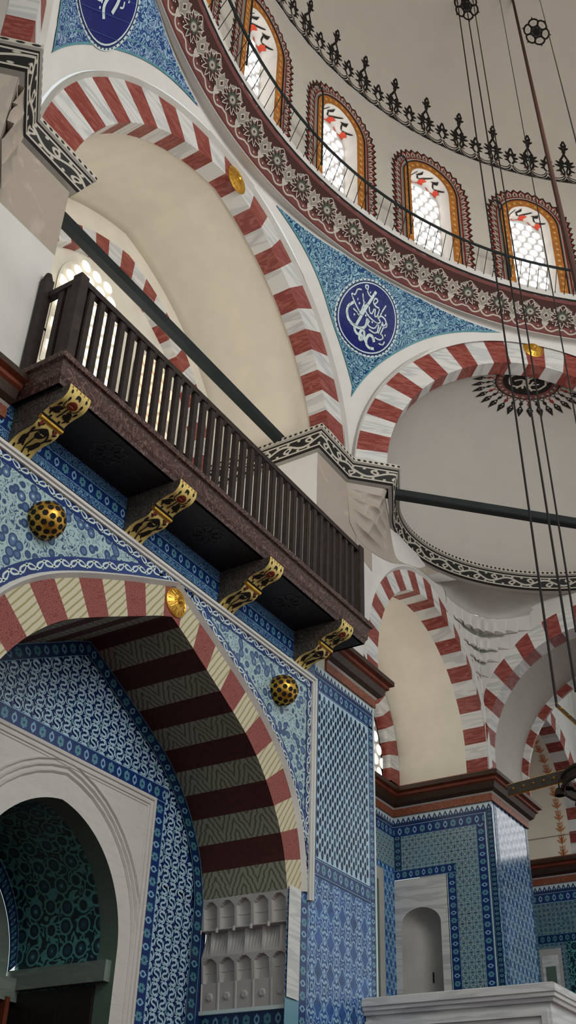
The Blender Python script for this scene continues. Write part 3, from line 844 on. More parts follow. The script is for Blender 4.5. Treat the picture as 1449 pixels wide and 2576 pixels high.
for i, w in enumerate(WA):
    ang = w * D2R; F = lambda s, z, d=0., ang=ang: CY(s + ang * R0, z, d)
    mb = MB()
    vault(mb, F, O_in, 0, .34, 'reveal', 3)
    # painted reveal sprays
    for s0 in range(len(O_in) - 1): pass
    # ochre frame
    A_, B_ = Par(O_in), Par(O_out); n = 70
    for k in range(n):
        q = [A_(k / n), A_((k + 1) / n), B_((k + 1) / n), B_(k / n)]
        mb.face([F(*p, -.006) for p in q], 'orange')
        if k % 2 == 0:
            a, b = A_((k + .5) / n), B_((k + .5) / n); c = ((a[0] + b[0]) / 2, (a[1] + b[1]) / 2)
            mb.polys(disc(c[0], c[1], .03, n=8), lambda x, y, o, F=F: F(x, y, -o), 'ochre2', .010)
    O1 = prof(0, .535, .03, 15.98, n=12, zb=ZS); O2 = prof(0, .56, .03, 15.98, n=12, zb=ZS)
    bandring(mb, F, O_out, O1, -.002, -.03, 'darkbrown'); bandring(mb, F, O1, O2, -.002, -.03, 'palep')
    # scalloped lotus border
    O3 = Par(prof(0, .575, .03, 15.98, n=16, zb=ZS)); O4 = Par(prof(0, .735, .03, 15.98, n=16, zb=ZS)); m = 42
    for k in range(m):
        a, b = O3((k) / m), O3((k + 1) / m); c = O3((k + .5) / m); d = O4((k + .5) / m); a2, b2 = O4(k / m), O4((k + 1) / m)
        L_ = lambda p, q, t: (p[0] + (q[0] - p[0]) * t, p[1] + (q[1] - p[1]) * t)
        e = L_(c, d, 1.22); aa, bb = L_(a, a2, .78), L_(b, b2, .78)
        G = lambda x, y, o, F=F: F(x, y, -o)
        mb.polys([[a, b, bb, e, aa]], G, 'redd', .006)
        mb.polys(stroke([aa, e, bb], .024), G, 'black', .009)
        inn = [L_(a, a2, .10), L_(a, a2, .60), L_(c, d, .98), L_(b, b2, .60), L_(b, b2, .10)]
        m_ = L_(c, d, .45); inn = [(m_[0] + (p[0] - m_[0]) * .74, m_[1] + (p[1] - m_[1]) * .88) for p in inn]
        mb.polys([inn], G, 'palep', .010)
        mb.polys(stroke([L_(c, d, .05), L_(c, d, .75)], .014), G, 'redd', .013)
        mb.polys(stroke([L_(c, L_(a, a2, .45), .45), L_(c, d, .72), L_(c, L_(b, b2, .45), .45)], .013), G, 'black', .013)
    # coral and black sprays on the reveal (s = position round the opening, depth = into the wall)
    Pr = Par(O_in)
    def RV(x, y, o, F=F, Pr=Pr):
        p = Pr(x); c0 = (0, 15.9); dx, dz = c0[0] - p[0], c0[1] - p[1]
        if p[1] < 15.98: dz = 0
        l = hypot(dx, dz) or 1
        return F(p[0] + dx / l * o, p[1] + dz / l * o, y)
    for t0 in (.40, .47, .54, .61, .68, .75, .82, .89):
        mb.polys(stroke(cr([(t0, .06), (t0 + .02, .14), (t0 + .045, .20), (t0 + .06, .12)], 4), .010, taper=True), RV, 'black', .008)
        mb.polys([[(t0 + .01, .18), (t0 + .03, .16), (t0 + .04, .22), (t0 + .035, .29), (t0 + .015, .28), (t0 + .02, .24)]], RV, 'redp', .010)
        mb.polys([[(t0 + .045, .04), (t0 + .055, .09), (t0 + .07, .13), (t0 + .05, .13), (t0 + .04, .10)]], RV, 'black', .010)
        mb.polys(stroke(cr([(t0 + .03, .26), (t0 + .05, .30), (t0 + .07, .27)], 4), .008), RV, 'redp', .010)
    names = {0: 'fifth', 1: 'fourth', 2: 'third', 3: 'second', 4: 'first', 5: 'outermost'}
    lab = {4: 'leftmost dome window, steeply foreshortened behind the black gallery rail', 3: 'second dome window from the left with coral floral reveal', 2: 'third dome window from the left, above the tiled pendentive', 1: 'dome window at the right edge beside the hanging cables', 0: 'dome window just past the right edge', 5: 'dome window just past the top left edge'}[i]
    fo = struct(mb, 'ochre and scalloped painted frame of the ' + lab, 'window frame')
    window(F, .37, ZS, 15.92, .32, lab)

def dome_pt(a, h, off=0., az=0.):
    """a = arc along the springing, h = arc up the dome"""
    ps = h / 6.35; R = (R0 - off); t = az + a / R0
    return Vector((DCX + R * cos(ps) * cos(t), DCY + R * cos(ps) * sin(t), ZD + (6 - off) * sin(ps)))
# fleur cresting
mb = MB(); PC = 5.4545 * D2R * R0
tall = []
tall += stroke(cr([(.025, .20), (.075, .28), (.085, .38), (.05, .47), (.055, .54)], 4), .045) + stroke(cr([(.03, .20), (.02, .30), (.045, .40), (.0, .46)], 4), .033)
tall += leaf(.05, .44, .15, 0.068, .25) + leaf(.05, .49, .15, 0.074, .65) + leaf(.045, .53, .11, 0.068, 1.15) + leaf(.07, .34, .12, 0.054, -.35)
tall += stroke([(.0, .50), (.065, .62), (.0, .76)], .044) + stroke(cr([(.0, .76), (.02, .84), (.0, .90)], 3), .035)
tall += leaf(.0, .88, .11, 0.068, .5) + leaf(.0, .93, .10, 0.068, 1.0) + stroke([(.0, .92), (.035, 1.0), (0, 1.09)], .038)
tall = mir(tall)
small = mir(stroke(cr([(.015, .20), (.06, .27), (.05, .34), (.01, .40)], 4), .039) + leaf(.03, .33, .12, 0.061, .2) + leaf(.03, .38, .11, 0.068, .75) + stroke([(0, .38), (.04, .45), (0, .55)], .040) + leaf(.04, .28, .09, 0.047, -.2))
for k in range(-4, 12):
    az = (45.0 + 5.4545 * k) * D2R
    f = lambda x, y, o, az=az: dome_pt(x, y, o, az)
    mb.polys(tall, f, 'black', .008); mb.polys(xf(small, sy=1.18, dx=PC / 2), f, 'black', .008)
    for c in (0,):
        sw = cr([(.02, .17), (.06, .08), (.14, .035), (.22, .035), (.29, .09), (PC / 2 - .02, .18)], 4)
        sw2 = [(PC - x, y) for x, y in sw]
        for q in (sw, sw2): mb.polys(stroke(q, .030), f, 'black', .008); mb.polys(stroke([(x, y + .034) for x, y in q], .012), f, 'palep', .010); mb.polys(stroke([(x, y + .066) for x, y in q[2:-2]], .020), f, 'black', .010)
    mb.polys([[(-.11, .012), (.11, .012), (.03, .07), (.0, .13), (-.03, .07)]], f, 'black', .009)
    mb.polys([[(PC / 2 - .1, .012), (PC / 2 + .1, .012), (PC / 2 + .03, .06), (PC / 2, .11), (PC / 2 - .03, .06)]], f, 'black', .009)
    mb.polys(disc(0, .18, .034, n=10) + disc(PC / 2, .19, .028, n=10), f, 'black', .011); mb.polys(disc(0, .18, .025, n=10) + disc(PC / 2, .19, .02, n=10), f, 'palep', .014)
    mb.polys(mir(disc(.085, .21, .028, .016, n=8, rot=.6)), f, 'redd', .012)
    mb.polys(stroke([(x * PC / 6, 0) for x in range(7)], .022), f, 'black', .008)
struct(mb, 'black fleur cresting painted round the springing of the dome', 'frieze')
# six-petal rosettes on the dome
for n_, (px_, py_) in enumerate(((58.0 * D2R, 29.8 * D2R), (44.75 * D2R, 29.8 * D2R), (71.2 * D2R, 29.8 * D2R))):
    mb = MB(); az, ps = px_, py_
    def f(x, y, o, az=az, ps=ps):
        x, y = x * .74, y * .74; p = ps + y / 6.4; t = az + x / (R0 * cos(ps)); R = R0 - o
        return Vector((DCX + R * cos(p) * cos(t), DCY + R * cos(p) * sin(t), ZD + (6 - o) * sin(p)))
    for k in range(6):
        r = k * pi / 3
        mb.polys(xf(stroke(cr([(.12, 0), (.17, .10), (.27, .12), (.33, .0), (.27, -.12), (.17, -.10), (.12, 0)], 4), .045), rot=r), f, 'black', .008)
        mb.polys(xf(leaf(0, 0, .17, .07, 0), rot=r), f, 'black', .008); mb.polys(xf(leaf(0, 0, .15, .05, 0), rot=r + pi / 6), f, 'black', .009)
        mb.polys(xf(leaf(.30, 0, .09, .04, 0), rot=r), f, 'black', .010)
        mb.polys(xf(stroke([(.20, -.04), (.26, 0), (.20, .04)], .016), rot=r), f, 'palep', .010)
    mb.polys(disc(0, 0, .05), f, 'black', .012)
    tag(mb.build('painted_rosette'), ('black six petalled painted rosette on the dome beside the leftmost cables', 'black six petalled painted rosette on the dome right of the brown rope', 'black six petalled painted rosette on the dome just above the frame')[n_], 'rosette', 'painted rosettes on the dome')

# sunburst medallion on the half dome
mb = MB()
MC = exS(FD, 1.571, 1.50)
def SB(x, y, o):
    # tangent coordinates then pushed onto the shell
    p = FD(EC, 10.62, ED); d0 = (MC - p)
    t = FD.S; n_ = d0.normalized(); b = n_.cross(t).normalized(); t2 = b.cross(n_)
    y = -y * .68; q = MC + t2 * x + b * y - p
    s_, dd, z = q.dot(FD.S), q.dot(FD.N), q.z
    k = sqrt((s_ / (EA - o)) ** 2 + (dd / (EB - o)) ** 2 + (z / (2.68 - o)) ** 2)
    return p + q / k
RM = .55
def PF(polys, fn, mat, off):
    for p in polys:
        q = [fn(x, y, off) for x, y in p]
        if min((v - FD.O).dot(FD.N) for v in q) > .03: mb.face(q, mat)
PF(dgrid(RM, RM), SB, 'black', .006); PF(dgrid(RM - .02, RM - .02), SB, 'maroon', .010); PF(dgrid(RM - .14, RM - .14), SB, 'black', .014)
for k in range(26):
    a = 2 * pi * k / 26; PF(disc((RM - .08) * cos(a), (RM - .07) * sin(a), .03, n=8), SB, 'greyp', .020)
loops = [[(-.30, -.05), (-.24, .16), (-.10, .20), (.02, .06), (-.04, -.14), (-.2, -.18), (-.3, -.05)], [(.30, .0), (.22, .18), (.06, .2), (.0, .02), (.08, -.16), (.24, -.16), (.3, 0)],
         [(-.32, -.12), (-.1, -.26), (0, -.14), (.12, -.26), (.32, -.1)], [(-.12, .26), (0, .08), (.14, .26)], [(-.2, .05), (-.08, -.02), (.05, .1), (.2, .02)], [(-.06, -.02), (-.02, .24)], [(.1, -.02), (.06, .24)]]
for l in loops: PF(xf(stroke(cr(l, 5), .034), 1.05, -1.0), SB, 'palep', .022)
for k in range(30):
    a = 2 * pi * k / 30
    ray = xf(stroke(cr([(RM, -.05), (RM + .05, -.012), (RM + .12, 0)], 3), .016) + stroke(cr([(RM, .05), (RM + .05, .012), (RM + .12, 0)], 3), .016) + leaf(RM + .08, 0, .1, .07, 0), rot=a)
    ey = -(1 - 1) * RM * sin(a); ray = xf(ray, dy=ey)
    PF(ray, SB, 'redd' if k % 3 == 0 else 'black', .010)
    lo = RM + .17
    PF(xf([[(lo, 0), (lo + .12, .062), (lo + .30, 0), (lo + .12, -.062)]], rot=a, dy=ey), SB, 'black', .010)
    PF(xf(disc(lo + .08, 0, .017, n=7) + disc(lo + .14, .0, .010, n=6), rot=a, dy=ey), SB, 'palep', .015)
tag(mb.build('sunburst_medallion'), 'dark painted sunburst medallion with radiating lozenges on the half dome', 'medallion')

# ================================================================== LOWER TILED WALL WITH THE GREAT RECESS
def keel(cx, half):
    h = cr(half, 4); h = [(max(0, x), z) for x, z in h]
    return [(cx - x, z) for x, z in h[::-1]] + [(cx + x, z) for x, z in h[1:]]
def offs(P, d):
    out = []
    for i, p in enumerate(P):
        a, q = P[max(0, i - 1)], P[min(len(P) - 1, i + 1)]; dx, dz = q[0] - a[0], q[1] - a[1]; l = hypot(dx, dz) or 1
        out.append((p[0] - dz / l * d, p[1] + dx / l * d) if 0 < i < len(P) - 1 else (p[0] + (-d if i == 0 else d), p[1]))
    return out
L_in = keel(6.80, [(0, 6.60), (.20, 6.515), (.48, 6.37), (.90, 6.155), (1.36, 5.895), (1.70, 5.59), (1.95, 5.25), (2.09, 4.95), (2.17, 4.62)])
L_out = keel(6.80, [(0, 6.93), (.3, 6.80), (.65, 6.65), (1.2, 6.39), (1.6, 6.165), (1.89, 5.94), (2.10, 5.70), (2.25, 5.45), (2.38, 5.08), (2.44, 4.66)])
L_o2 = offs(L_out, .065)
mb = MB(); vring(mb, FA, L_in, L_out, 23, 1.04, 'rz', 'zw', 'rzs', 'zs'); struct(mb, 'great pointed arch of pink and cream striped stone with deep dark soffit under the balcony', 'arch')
mb = MB()
bandring(mb, FA, L_out, L_o2, 0, -.05, 'white')
FRW = [(9.40, 4.60), (9.40, 7.06), (4.26, 7.06), (4.26, 4.60)]
mb.sweep([FA(x, z, 0) for x, z in FRW], [(0, 0), (.0, .05), (.03, .05), (.035, .03), (.06, .03), (.06, 0)], 'white', up=Vector((0, -1, 0)))
struct(mb, 'thin white stone moulding framing the tiled spandrels of the great recess', 'moulding')
mb = MB()
above(mb, FA, L_o2, 7.06, 0, 'spandrel')
for a, b in ((4.26, L_o2[0][0]), (L_o2[-1][0], 9.40)): rect(mb, FA, a, b, 4.66, 7.06, 0, 'spandrel')
Lb = offs(L_out, .185)
P1 = [p for p in L_o2]; A_, B_ = Par(L_o2), Par(Lb); n = 90
for k in range(n):
    q = [A_(k / n), A_((k + 1) / n), B_((k + 1) / n), B_(k / n)]
    q = [(min(9.36, max(4.30, x)), min(7.0, z)) for x, z in q]
    mb.face([FA(*p, -.0055) for p in q], 'cobalt2')
vine = []
def vineline(P, off, step=.105, sgn=1):
    out = []; Q = Par(P); m = int(Q.L[-1] / step)
    for k in range(m):
        a, b = Q((k + .5) / m), Q((k + .6) / m); t = atan2(b[1] - a[1], b[0] - a[0])
        x, y = a[0] - sin(t) * off, a[1] + cos(t) * off
        if not (4.33 < x < 9.34 and y < 7.01) or (abs(x - 6.8) < .16 and off == 0 and P[0][1] < 5): continue
        s_ = 1 if k % 2 else -1
        lf = leaf(-.06, -.022 * s_, .125, .062, .42 * s_)
        out += [('glazew', xf(lf, rot=t, dx=x, dy=y), .007), ('cobalt2', xf(leaf(-.035, -.013 * s_, .07, .026, .42 * s_), rot=t, dx=x, dy=y), .009), ('glazew', xf(disc(.052, .03 * s_, .013, n=7), rot=t, dx=x, dy=y), .007)]
    return out
G = lambda x, y, o: FA(x, y, -o)
for mt, q, o in vineline(offs(L_out, .125), 0): mb.polys(q, G, mt, o)
strip(mb, FA, (9.37, 6.91), (4.29, 6.91), -.12, -.004, 'cobalt2'); strip(mb, FA, (9.25, 4.66), (9.25, 6.95), -.12, -.0045, 'cobalt2'); strip(mb, FA, (4.41, 4.66), (4.41, 6.95), .12, -.0045, 'cobalt2')
for P in ([(9.30, 6.965), (4.34, 6.965)], [(9.305, 4.7), (9.305, 6.9)], [(4.355, 4.7), (4.355, 6.9)]):
    for mt, q, o in vineline(P, 0): mb.polys(q, G, mt, o)
# strip above the white moulding
rect(mb, FA, 2.0, 9.42, 7.12, 7.28, 0, 'strip'); rect(mb, FA, 2.0, 9.42, 7.28, 7.5, 0, 'strip')
strip(mb, FA, (2.0, 7.20), (9.42, 7.20), .15, -.003, 'bord')
rect(mb, FA, 2.0, 4.26, 0, 7.12, 0, 'spandrel')
struct(mb, 'pale floral tiled spandrels with a cobalt leaf border and blue frieze', 'tiled wall', 'wall_tiled')
# right hand panel between the frame and the bay
mb = MB()
rect(mb, FA, 9.42, 10.80, 4.88, 7.28, .002, 'dblue')
rect(mb, FA, 8.98, 10.80, 0, 4.88, .002, 'cart', (.1, .1))
rect(mb, FA, 9.42, 10.80, 3.0, 4.88, 0, 'cart', (.1, .1))
strip(mb, FA, (9.42, 7.14), (10.80, 7.14), .14, -.002, 'crest'); strip(mb, FA, (9.42, 6.98), (10.80, 6.98), .16, -.002, 'bord')
strip(mb, FA, (9.49, 4.6), (9.49, 6.98), .07, -.002, 'bord'); strip(mb, FA, (10.80, 3.0), (10.80, 7.0), .12, -.002, 'bord')
strip(mb, FA, (9.42, 4.90), (10.68, 4.90), .16, -.003, 'bord'); strip(mb, FA, (9.37, 1.0), (9.37, 4.60), .15, -.002, 'bord')
rect(mb, FA, 8.98, 9.20, 3.64, 4.66, -.02, 'wm'); rect(mb, FA, 8.98, 9.22, 3.0, 3.64, -.003, 'bordd')
rect(mb, FA, 9.50, 10.67, 5.07, 6.97, -.003, 'lblue')
random.seed(3)
for i in range(23):
    for j in range(14):
        x = 9.525 + i * .052; z = 5.13 + j * .136 + (.068 if i % 2 else 0)
        if x > 10.65 or z > 6.93: continue
        mb.polys(disc(x, z, .023, .050, n=10), G, 'dblue', .006)
        mb.polys(disc(x, z, .017, .040, n=8), G, 'darkcell' if random.random() < .8 else 'teal2', .009)
struct(mb, 'tiled pier with pale lattice of dark ovals above a blue cartouche panel', 'tiled wall', 'wall_tiled_pier')
# end of the tiled wall, returning into the bay
mb = MB()
FE = Fr((10.80, W, 0), (0, 1, 0), (-1, 0, 0)); rect(mb, FE, 0, 1.63, 0, 7.3, 0, 'net'); rect(mb, FE, 0, 1.63, 7.28, 7.9, 0, 'white')
mb.box(10.785, 10.815, W - .012, W + .01, 0, 7.28, 'glazew')
# recess: right jamb, left jamb
FJR = Fr((8.972, W, 0), (0, 1, 0), (1, 0, 0)); FJL = Fr((4.628, W, 0), (0, 1, 0), (-1, 0, 0))
for FJ in (FJR, FJL):
    rect(mb, FJ, 0, 1.04, 0, 3.56, .10, 'cart'); strip(mb, FJ, (0, 3.40), (1.04, 3.40), .16, .096, 'bordd'); rect(mb, FJ, -.0, 1.04, 3.56, 4.64, .12, 'gwhite')
struct(mb, 'tiled return of the bay and lower jambs of the great recess', 'wall', 'wall_jamb')
# muqarnas on the jambs
def muq(F, label):
    mb = MB()
    tr = [(3.585, 3.84, .10, .085, 0, 'flat'), (3.84, 4.08, .085, .05, 0, 'arch'), (4.08, 4.33, .055, .02, .5, 'fan'), (4.33, 4.62, .03, 0, 0, 'arch')]
    n = 5; P = 1.03 / n
    for z0, z1, d0, d1, sh, kind in tr:
        def f(i, j):
            s = i * 1.03; x = ((s / P + sh) % 1) - .5; v = j
            base = d0 + (d1 - d0) * v
            if kind == 'arch':
                top = .92 - 1.0 * (2 * abs(x)) ** 2 * .35
                r = .055 * sqrt(max(0, 1 - (2.3 * x) ** 2)) if (v < top and abs(x) < .40) else 0
                if .40 < v < .44 and r > 0: r -= .008
                return F(s, z0 + (z1 - z0) * v, base + r)
            if kind == 'fan':
                r = .075 * v * abs(cos(pi * x)) ** .6 * (1 if v < .93 else 0); k = .012 * abs(sin(6 * pi * x)) * v
                return F(s, z0 + (z1 - z0) * v, d0 + r * 1.0 - k if v < .93 else d1)
            b = .010 if abs(x) > .46 else 0; rr = hypot(x * P, (v - .5) * (z1 - z0)); c = .014 if rr < .030 else (.006 if rr < .038 else 0)
            return F(s, z0 + (z1 - z0) * v, base - b - c)
        mb.grid(f, 150, 26, 'gwhite', smooth=False)
        mb.grid(lambda i, j: F(i * 1.03, z1, d1 + .06 - .06 * j), 30, 1, 'gwhite', smooth=False)
        if kind == 'fan':
            for k in range(n): mb.lathe([(0, -.03), (.016, -.02), (.016, .02), (0, .03)], F((k + 1) * P - .5 * P + .5 * P - (.5 if False else 0) * P, z1 - .02, .0), 'gwhite', 8)
    mb.lathe([(0, 0), (.001, 0)], F(0, 3.6, .2), 'gwhite', 3)
    rect(mb, F, 0, 1.03, 3.555, 3.59, .07, 'glazew')
    return mb
tag(muq(FJR, '').build('muqarnas_panel'), 'carved grey stone muqarnas cresting at the spring of the great arch, right jamb', 'stone carving')
tag(muq(FJL, '').build('muqarnas_panel'), 'carved grey stone muqarnas on the hidden left jamb of the great recess', 'stone carving')
# recess back wall
mb = MB()
for pa, pb in zip(L_in, L_in[1:]):
    infill(mb, FB, [pa, pb], 5.40 if 5.62 < (pa[0] + pb[0]) / 2 < 7.95 else 4.6, 0, 'dblue')
rect(mb, FB, 4.5, 5.55, 0, 4.62, 0, 'dblue'); rect(mb, FB, 8.1, 9.08, 0, 4.62, 0, 'dblue'); rect(mb, FB, 5.5, 8.1, 5.40, 5.6, .001, 'dblue')
Li2 = offs(L_in, -.15)
stripband(mb, FB, Li2, L_in, -.022, 'bordd', .16, 90)
strip(mb, FB, (8.98, 1), (8.98, 4.62), .16, -.022, 'bordd')
strip(mb, FB, (5.42, 5.40), (8.21, 5.40), .16, -.022, 'bord'); strip(mb, FB, (8.21, 1), (8.21, 5.40), .16, -.0225, 'bord'); strip(mb, FB, (5.58, 1), (5.58, 5.43), .16, -.0225, 'bord')
GB = lambda x, y, o: FB(x, y, -o)
def inL(x, z):
    if z > 4.55:
        for (x0, z0), (x1, z1) in zip(Li2, Li2[1:]):
            if x0 <= x <= x1 and z - .03 > z0 + (z1 - z0) * (x - x0) / ((x1 - x0) or 1): return False
        if x > Li2[-1][0] + .03 or x < Li2[0][0] - .03: return False
    if x > 8.88 or x < 4.70: return False
    return not (5.40 < x < 8.20 and z < 5.52)
Sst = [(.040, .036), (.016, .050), (-.020, .048), (-.036, .026), (-.022, .006), (.020, -.006), (.036, -.026), (.020, -.048), (-.016, -.050), (-.040, -.036)]
hexo = [(-.064, .0), (-.046, .05), (0, .068), (.046, .05), (.064, 0), (.046, -.05), (0, -.068), (-.046, -.05)]
for i in range(-18, 19):
    for j in range(0, 30):
        x = 6.55 + i * .128; z = 2.75 + j * .131 + (.03 if i % 2 else 0)
        if not inL(x, z): continue
        m_ = -1 if (i + j) % 2 else 1
        pts = cr([(a * m_, b) for a, b in Sst], 3)
        mb.polys(xf(stroke([(x_ * .88, y_ * .9) for x_, y_ in pts], .020), dx=x, dy=z), GB, 'lblue', .008)
        mb.polys(xf(stroke(hexo, .012, True), dx=x, dy=z), GB, 'lblue', .005)
        mb.polys(xf([[(-.018, 0), (0, .024), (.018, 0), (0, -.024)]], dx=x + .064, dy=z + .066), GB, 'cobalt' if (i * 3 + j) % 5 else 'teal', .009)
struct(mb, 'blue back wall of the recess covered with white interlaced S motifs', 'tiled wall', 'wall_recess')
# portal
mb = MB()
PO = cutz(prof(6.76, .977, .137, 3.87), 3.9); PO = [(6.76 - .98, 1.0)] + PO + [(6.76 + .98, 1.0)]
FP = Fr((.0, 6.79, 0), (1, 0, 0), (0, 1, 0))
above(mb, FP, PO, 5.40, 0, 'frame'); rect(mb, FP, 5.58, 5.78, 1, 5.40, 0, 'frame'); rect(mb, FP, 7.74, 8.05, 1, 5.40, 0, 'frame')

mb.sweep([FP(8.05, 1.0), FP(8.05, 5.40), FP(5.58, 5.40), FP(5.58, 1.0)], [(0, -.02), (0, .025), (.02, .03), (.035, .028), (.04, .012), (.055, .012), (.06, .022), (.085, .02), (.09, .008), (.11, .008), (.115, 0)], 'frame', up=Vector((0, -1, 0)))
for a, w_ in ((1.15, .035), (1.21, .03), (1.27, .02)):
    pi_, po = prof(6.76, a, .16, 3.90, zb=1.0), prof(6.76, a + w_, .16, 3.90, zb=1.0); bandring(mb, FP, pi_, po, -.002, -.022, 'frame', 50)
vault(mb, FP, PO, 0, .22, 'dgreen'); 
struct(mb, 'pale marble portal frame with moulded pointed arch inside the great recess', 'portal frame')
mb = MB()
PT = [(s, z) for s, z in PO]
Q = Par(PT)
for a, b in zip(PT, PT[1:]):
    for d0, d1 in ((.215, .6), (.6, .95), (.95, 1.26)):
        i0 = PT.index(a); u0 = Q.L[i0]; u1 = Q.L[i0 + 1]
        mb.face([FP(*a, d0), FP(*b, d0), FP(*b, d1), FP(*a, d1)], 'dtile', [(u0, d0), (u1, d0), (u1, d1), (u0, d1)])
mb.box(7.66, 7.745, 6.84, 8.06, 3.62, 3.80, 'green'); mb.box(5.78, 5.86, 6.84, 8.06, 3.62, 3.80, 'green')
PI = cutz(prof(6.74, .90, .14, 3.78), 3.62)
infill(mb, FP, PI, 3.62, 1.255, 'green')
stripband(mb, FP, PI, cutz(prof(6.76, .977, .137, 3.87), 3.62), 1.25, 'bordd', .08, 50)
mb.box(5.8, 7.72, 7.92, 8.03, 3.52, 3.72, 'green')
struct(mb, 'dark arabesque tiled soffit and marble lunette of the portal niche', 'niche')
mb = MB(); mb.box(5.8, 7.72, 8.00, 8.05, 1, 3.6, 'woodd'); mb.box(7.55, 7.6, 7.9, 8.0, 1, 3.55, 'cornr'); mb.box(7.70, 7.735, 6.99, 8.05, 1, 3.6, 'soffit')
tag(mb.build('door_1'), 'dark brown wooden door in the shadow below the portal lunette', 'door', kind='structure')

# ================================================================== TILED PILLAR, BAY, FAR BAY
mb = MB()
FS = Fr((14.47, W, 0), (0, 1, 0), (1, 0, 0))
rect(mb, FS, .26, 1.63, 6.46, 7.10, .002, 'bay'); rect(mb, FS, 0, .77, 2.5, 7.28, .003, 'bay')
strip(mb, FS, (0, 7.13), (1.63, 7.13), .15, 0, 'crest'); strip(mb, FS, (.12, 6.96), (1.63, 6.96), .17, 0, 'bord')
rect(mb, FS, 0, .10, 2.5, 7.15, -.002, 'dblue'); strip(mb, FS, (.09, 2.5), (.09, 7.15), .09, -.004, 'bordd'); rect(mb, FS, .105, .12, 2.5, 7.13, -.004, 'glazew')
strip(mb, FS, (.27, 2.5), (.27, 6.97), .145, -.003, 'bord'); strip(mb, FS, (1.63, 6.46), (1.63, 6.97), .13, -.003, 'bordd')
strip(mb, FS, (.62, 6.32), (1.63, 6.32), .14, -.004, 'bord'); strip(mb, FS, (.77, 2.5), (.77, 6.33), .14, -.0035, 'bord')
# marble niche frame
N_in = [(.90, 2.5)] + prof(1.215, .315, .0, 5.66, n=10) + [(1.53, 2.5)]; N_in = [(s, min(z, 5.66 + (z - 5.66) * .72) if z > 5.66 else z) for s, z in N_in]
above(mb, FS, N_in, 6.31, -.02, 'wm'); rect(mb, FS, .77, .90, 2.5, 6.31, -.02, 'wm'); rect(mb, FS, 1.53, 1.63, 2.5, 6.31, -.02, 'wm')
mb.box(14.45, 14.47, W + .77, W + .78, 2.5, 6.31, 'wm')
def nich(i, j):
    ph = pi * i; 
    if j < .6: z = 2.5 + (5.66 - 2.5) * j / .6; k = 1
    else: t = (j - .6) / .4 * pi / 2; z = 5.66 + .227 * sin(t); k = cos(t)
    return FS(1.215 - .315 * cos(ph) * (k if j >= .6 else 1), z, .34 * sin(ph) * k - .02)
mb.grid(nich, 24, 20, 'gwhite')
mb.box(14.765, 14.80, W + 1.20, W + 1.212, 4.92, 5.06, 'black')
# pillar front and far side
rect(mb, FA, 14.47, 15.86, 2.5, 7.28, .001, 'glint'); strip(mb, FA, (14.64, 2.5), (14.64, 7.28), .10, -.003, 'bord'); strip(mb, FA, (15.86, 2.5), (15.86, 7.28), .08, -.003, 'bordd')
FS2 = Fr((15.86, W, 0), (0, 1, 0), (-1, 0, 0)); rect(mb, FS2, 0, 1.63, 2.5, 7.3, 0, 'net')
rect(mb, FA, 14.47, 15.86, 7.28, 7.8, .01, 'white'); rect(mb, FS, 0, 1.63, 7.28, 7.8, .01, 'white'); rect(mb, FS2, 0, 1.63, 7.28, 11, 0, 'white')
struct(mb, 'tiled pillar with glossy front face and a marble niche in its shaded side', 'pillar', 'wall_pillar')
mb = MB()
FK = Fr((0, 7.40, 0), (1, 0, 0), (0, 1, 0))
rect(mb, FK, 10.8, 14.47, 2.5, 7.28, .002, 'net'); strip(mb, FK, (10.8, 7.13), (14.47, 7.13), .15, 0, 'crest'); strip(mb, FK, (10.8, 6.96), (14.47, 6.96), .17, 0, 'bord')
rect(mb, FK, 10.8, 14.47, 6.5, 6.96, 0, 'bay'); rect(mb, FK, 10.9, 14.06, 2.5, 6.38, -.03, 'gwhite'); rect(mb, FK, 11.3, 13.9, 2.5, 6.2, -.035, 'dgreen')
rect(mb, FK, 10.8, 14.47, 7.76, 10, .0, 'cream')
# far bay
FF = Fr((18.85, W, 0), (0, 1, 0), (1, 0, 0))
rect(mb, FF, -3.5, 1.63, 2.5, 7.28, .002, 'fard'); strip(mb, FF, (-3.5, 7.13), (1.63, 7.13), .15, 0, 'crest'); strip(mb, FF, (-3.5, 6.96), (1.63, 6.96), .17, 0, 'bord'); 
strip(mb, FF, (-3.5, 6.28), (1.63, 6.28), .15, 0, 'bordd'); rect(mb, FF, -3.5, .58, 2.5, 6.28, 0, 'dtile'); rect(mb, FF, .68, 1.1, 2.5, 6.19, -.02, 'gwhite'); rect(mb, FF, .74, 1.04, 2.5, 6.08, -.03, 'wm'); rect(mb, FF, .80, .98, 2.5, 5.9, -.035, 'dgreen')
S3_in = prof(17.355, 1.495, .0, 8.25, zb=ZW1 - .02); S3_out = prof(17.355, 1.78, .05, 8.25, zb=ZW1 - .02)
vault(mb, FA, S3_in, .29, 7.4 - W, 'cream', 2); rect(mb, FA, 15.86, 18.85, 7.2, 10.3, 7.4 - W, 'cream')
above(mb, FA, [(15.3, 7.7)] + S3_out + [(21, 7.7)], 12, .005, 'white')
rect(mb, FA, 19.1, 21, 7.76, 11, .004, 'white'); rect(mb, FF, -3.5, 0, 7.28, 12, .25, 'white'); rect(mb, FK, 15.86, 18.85, 2.5, 7.3, 0, 'net')
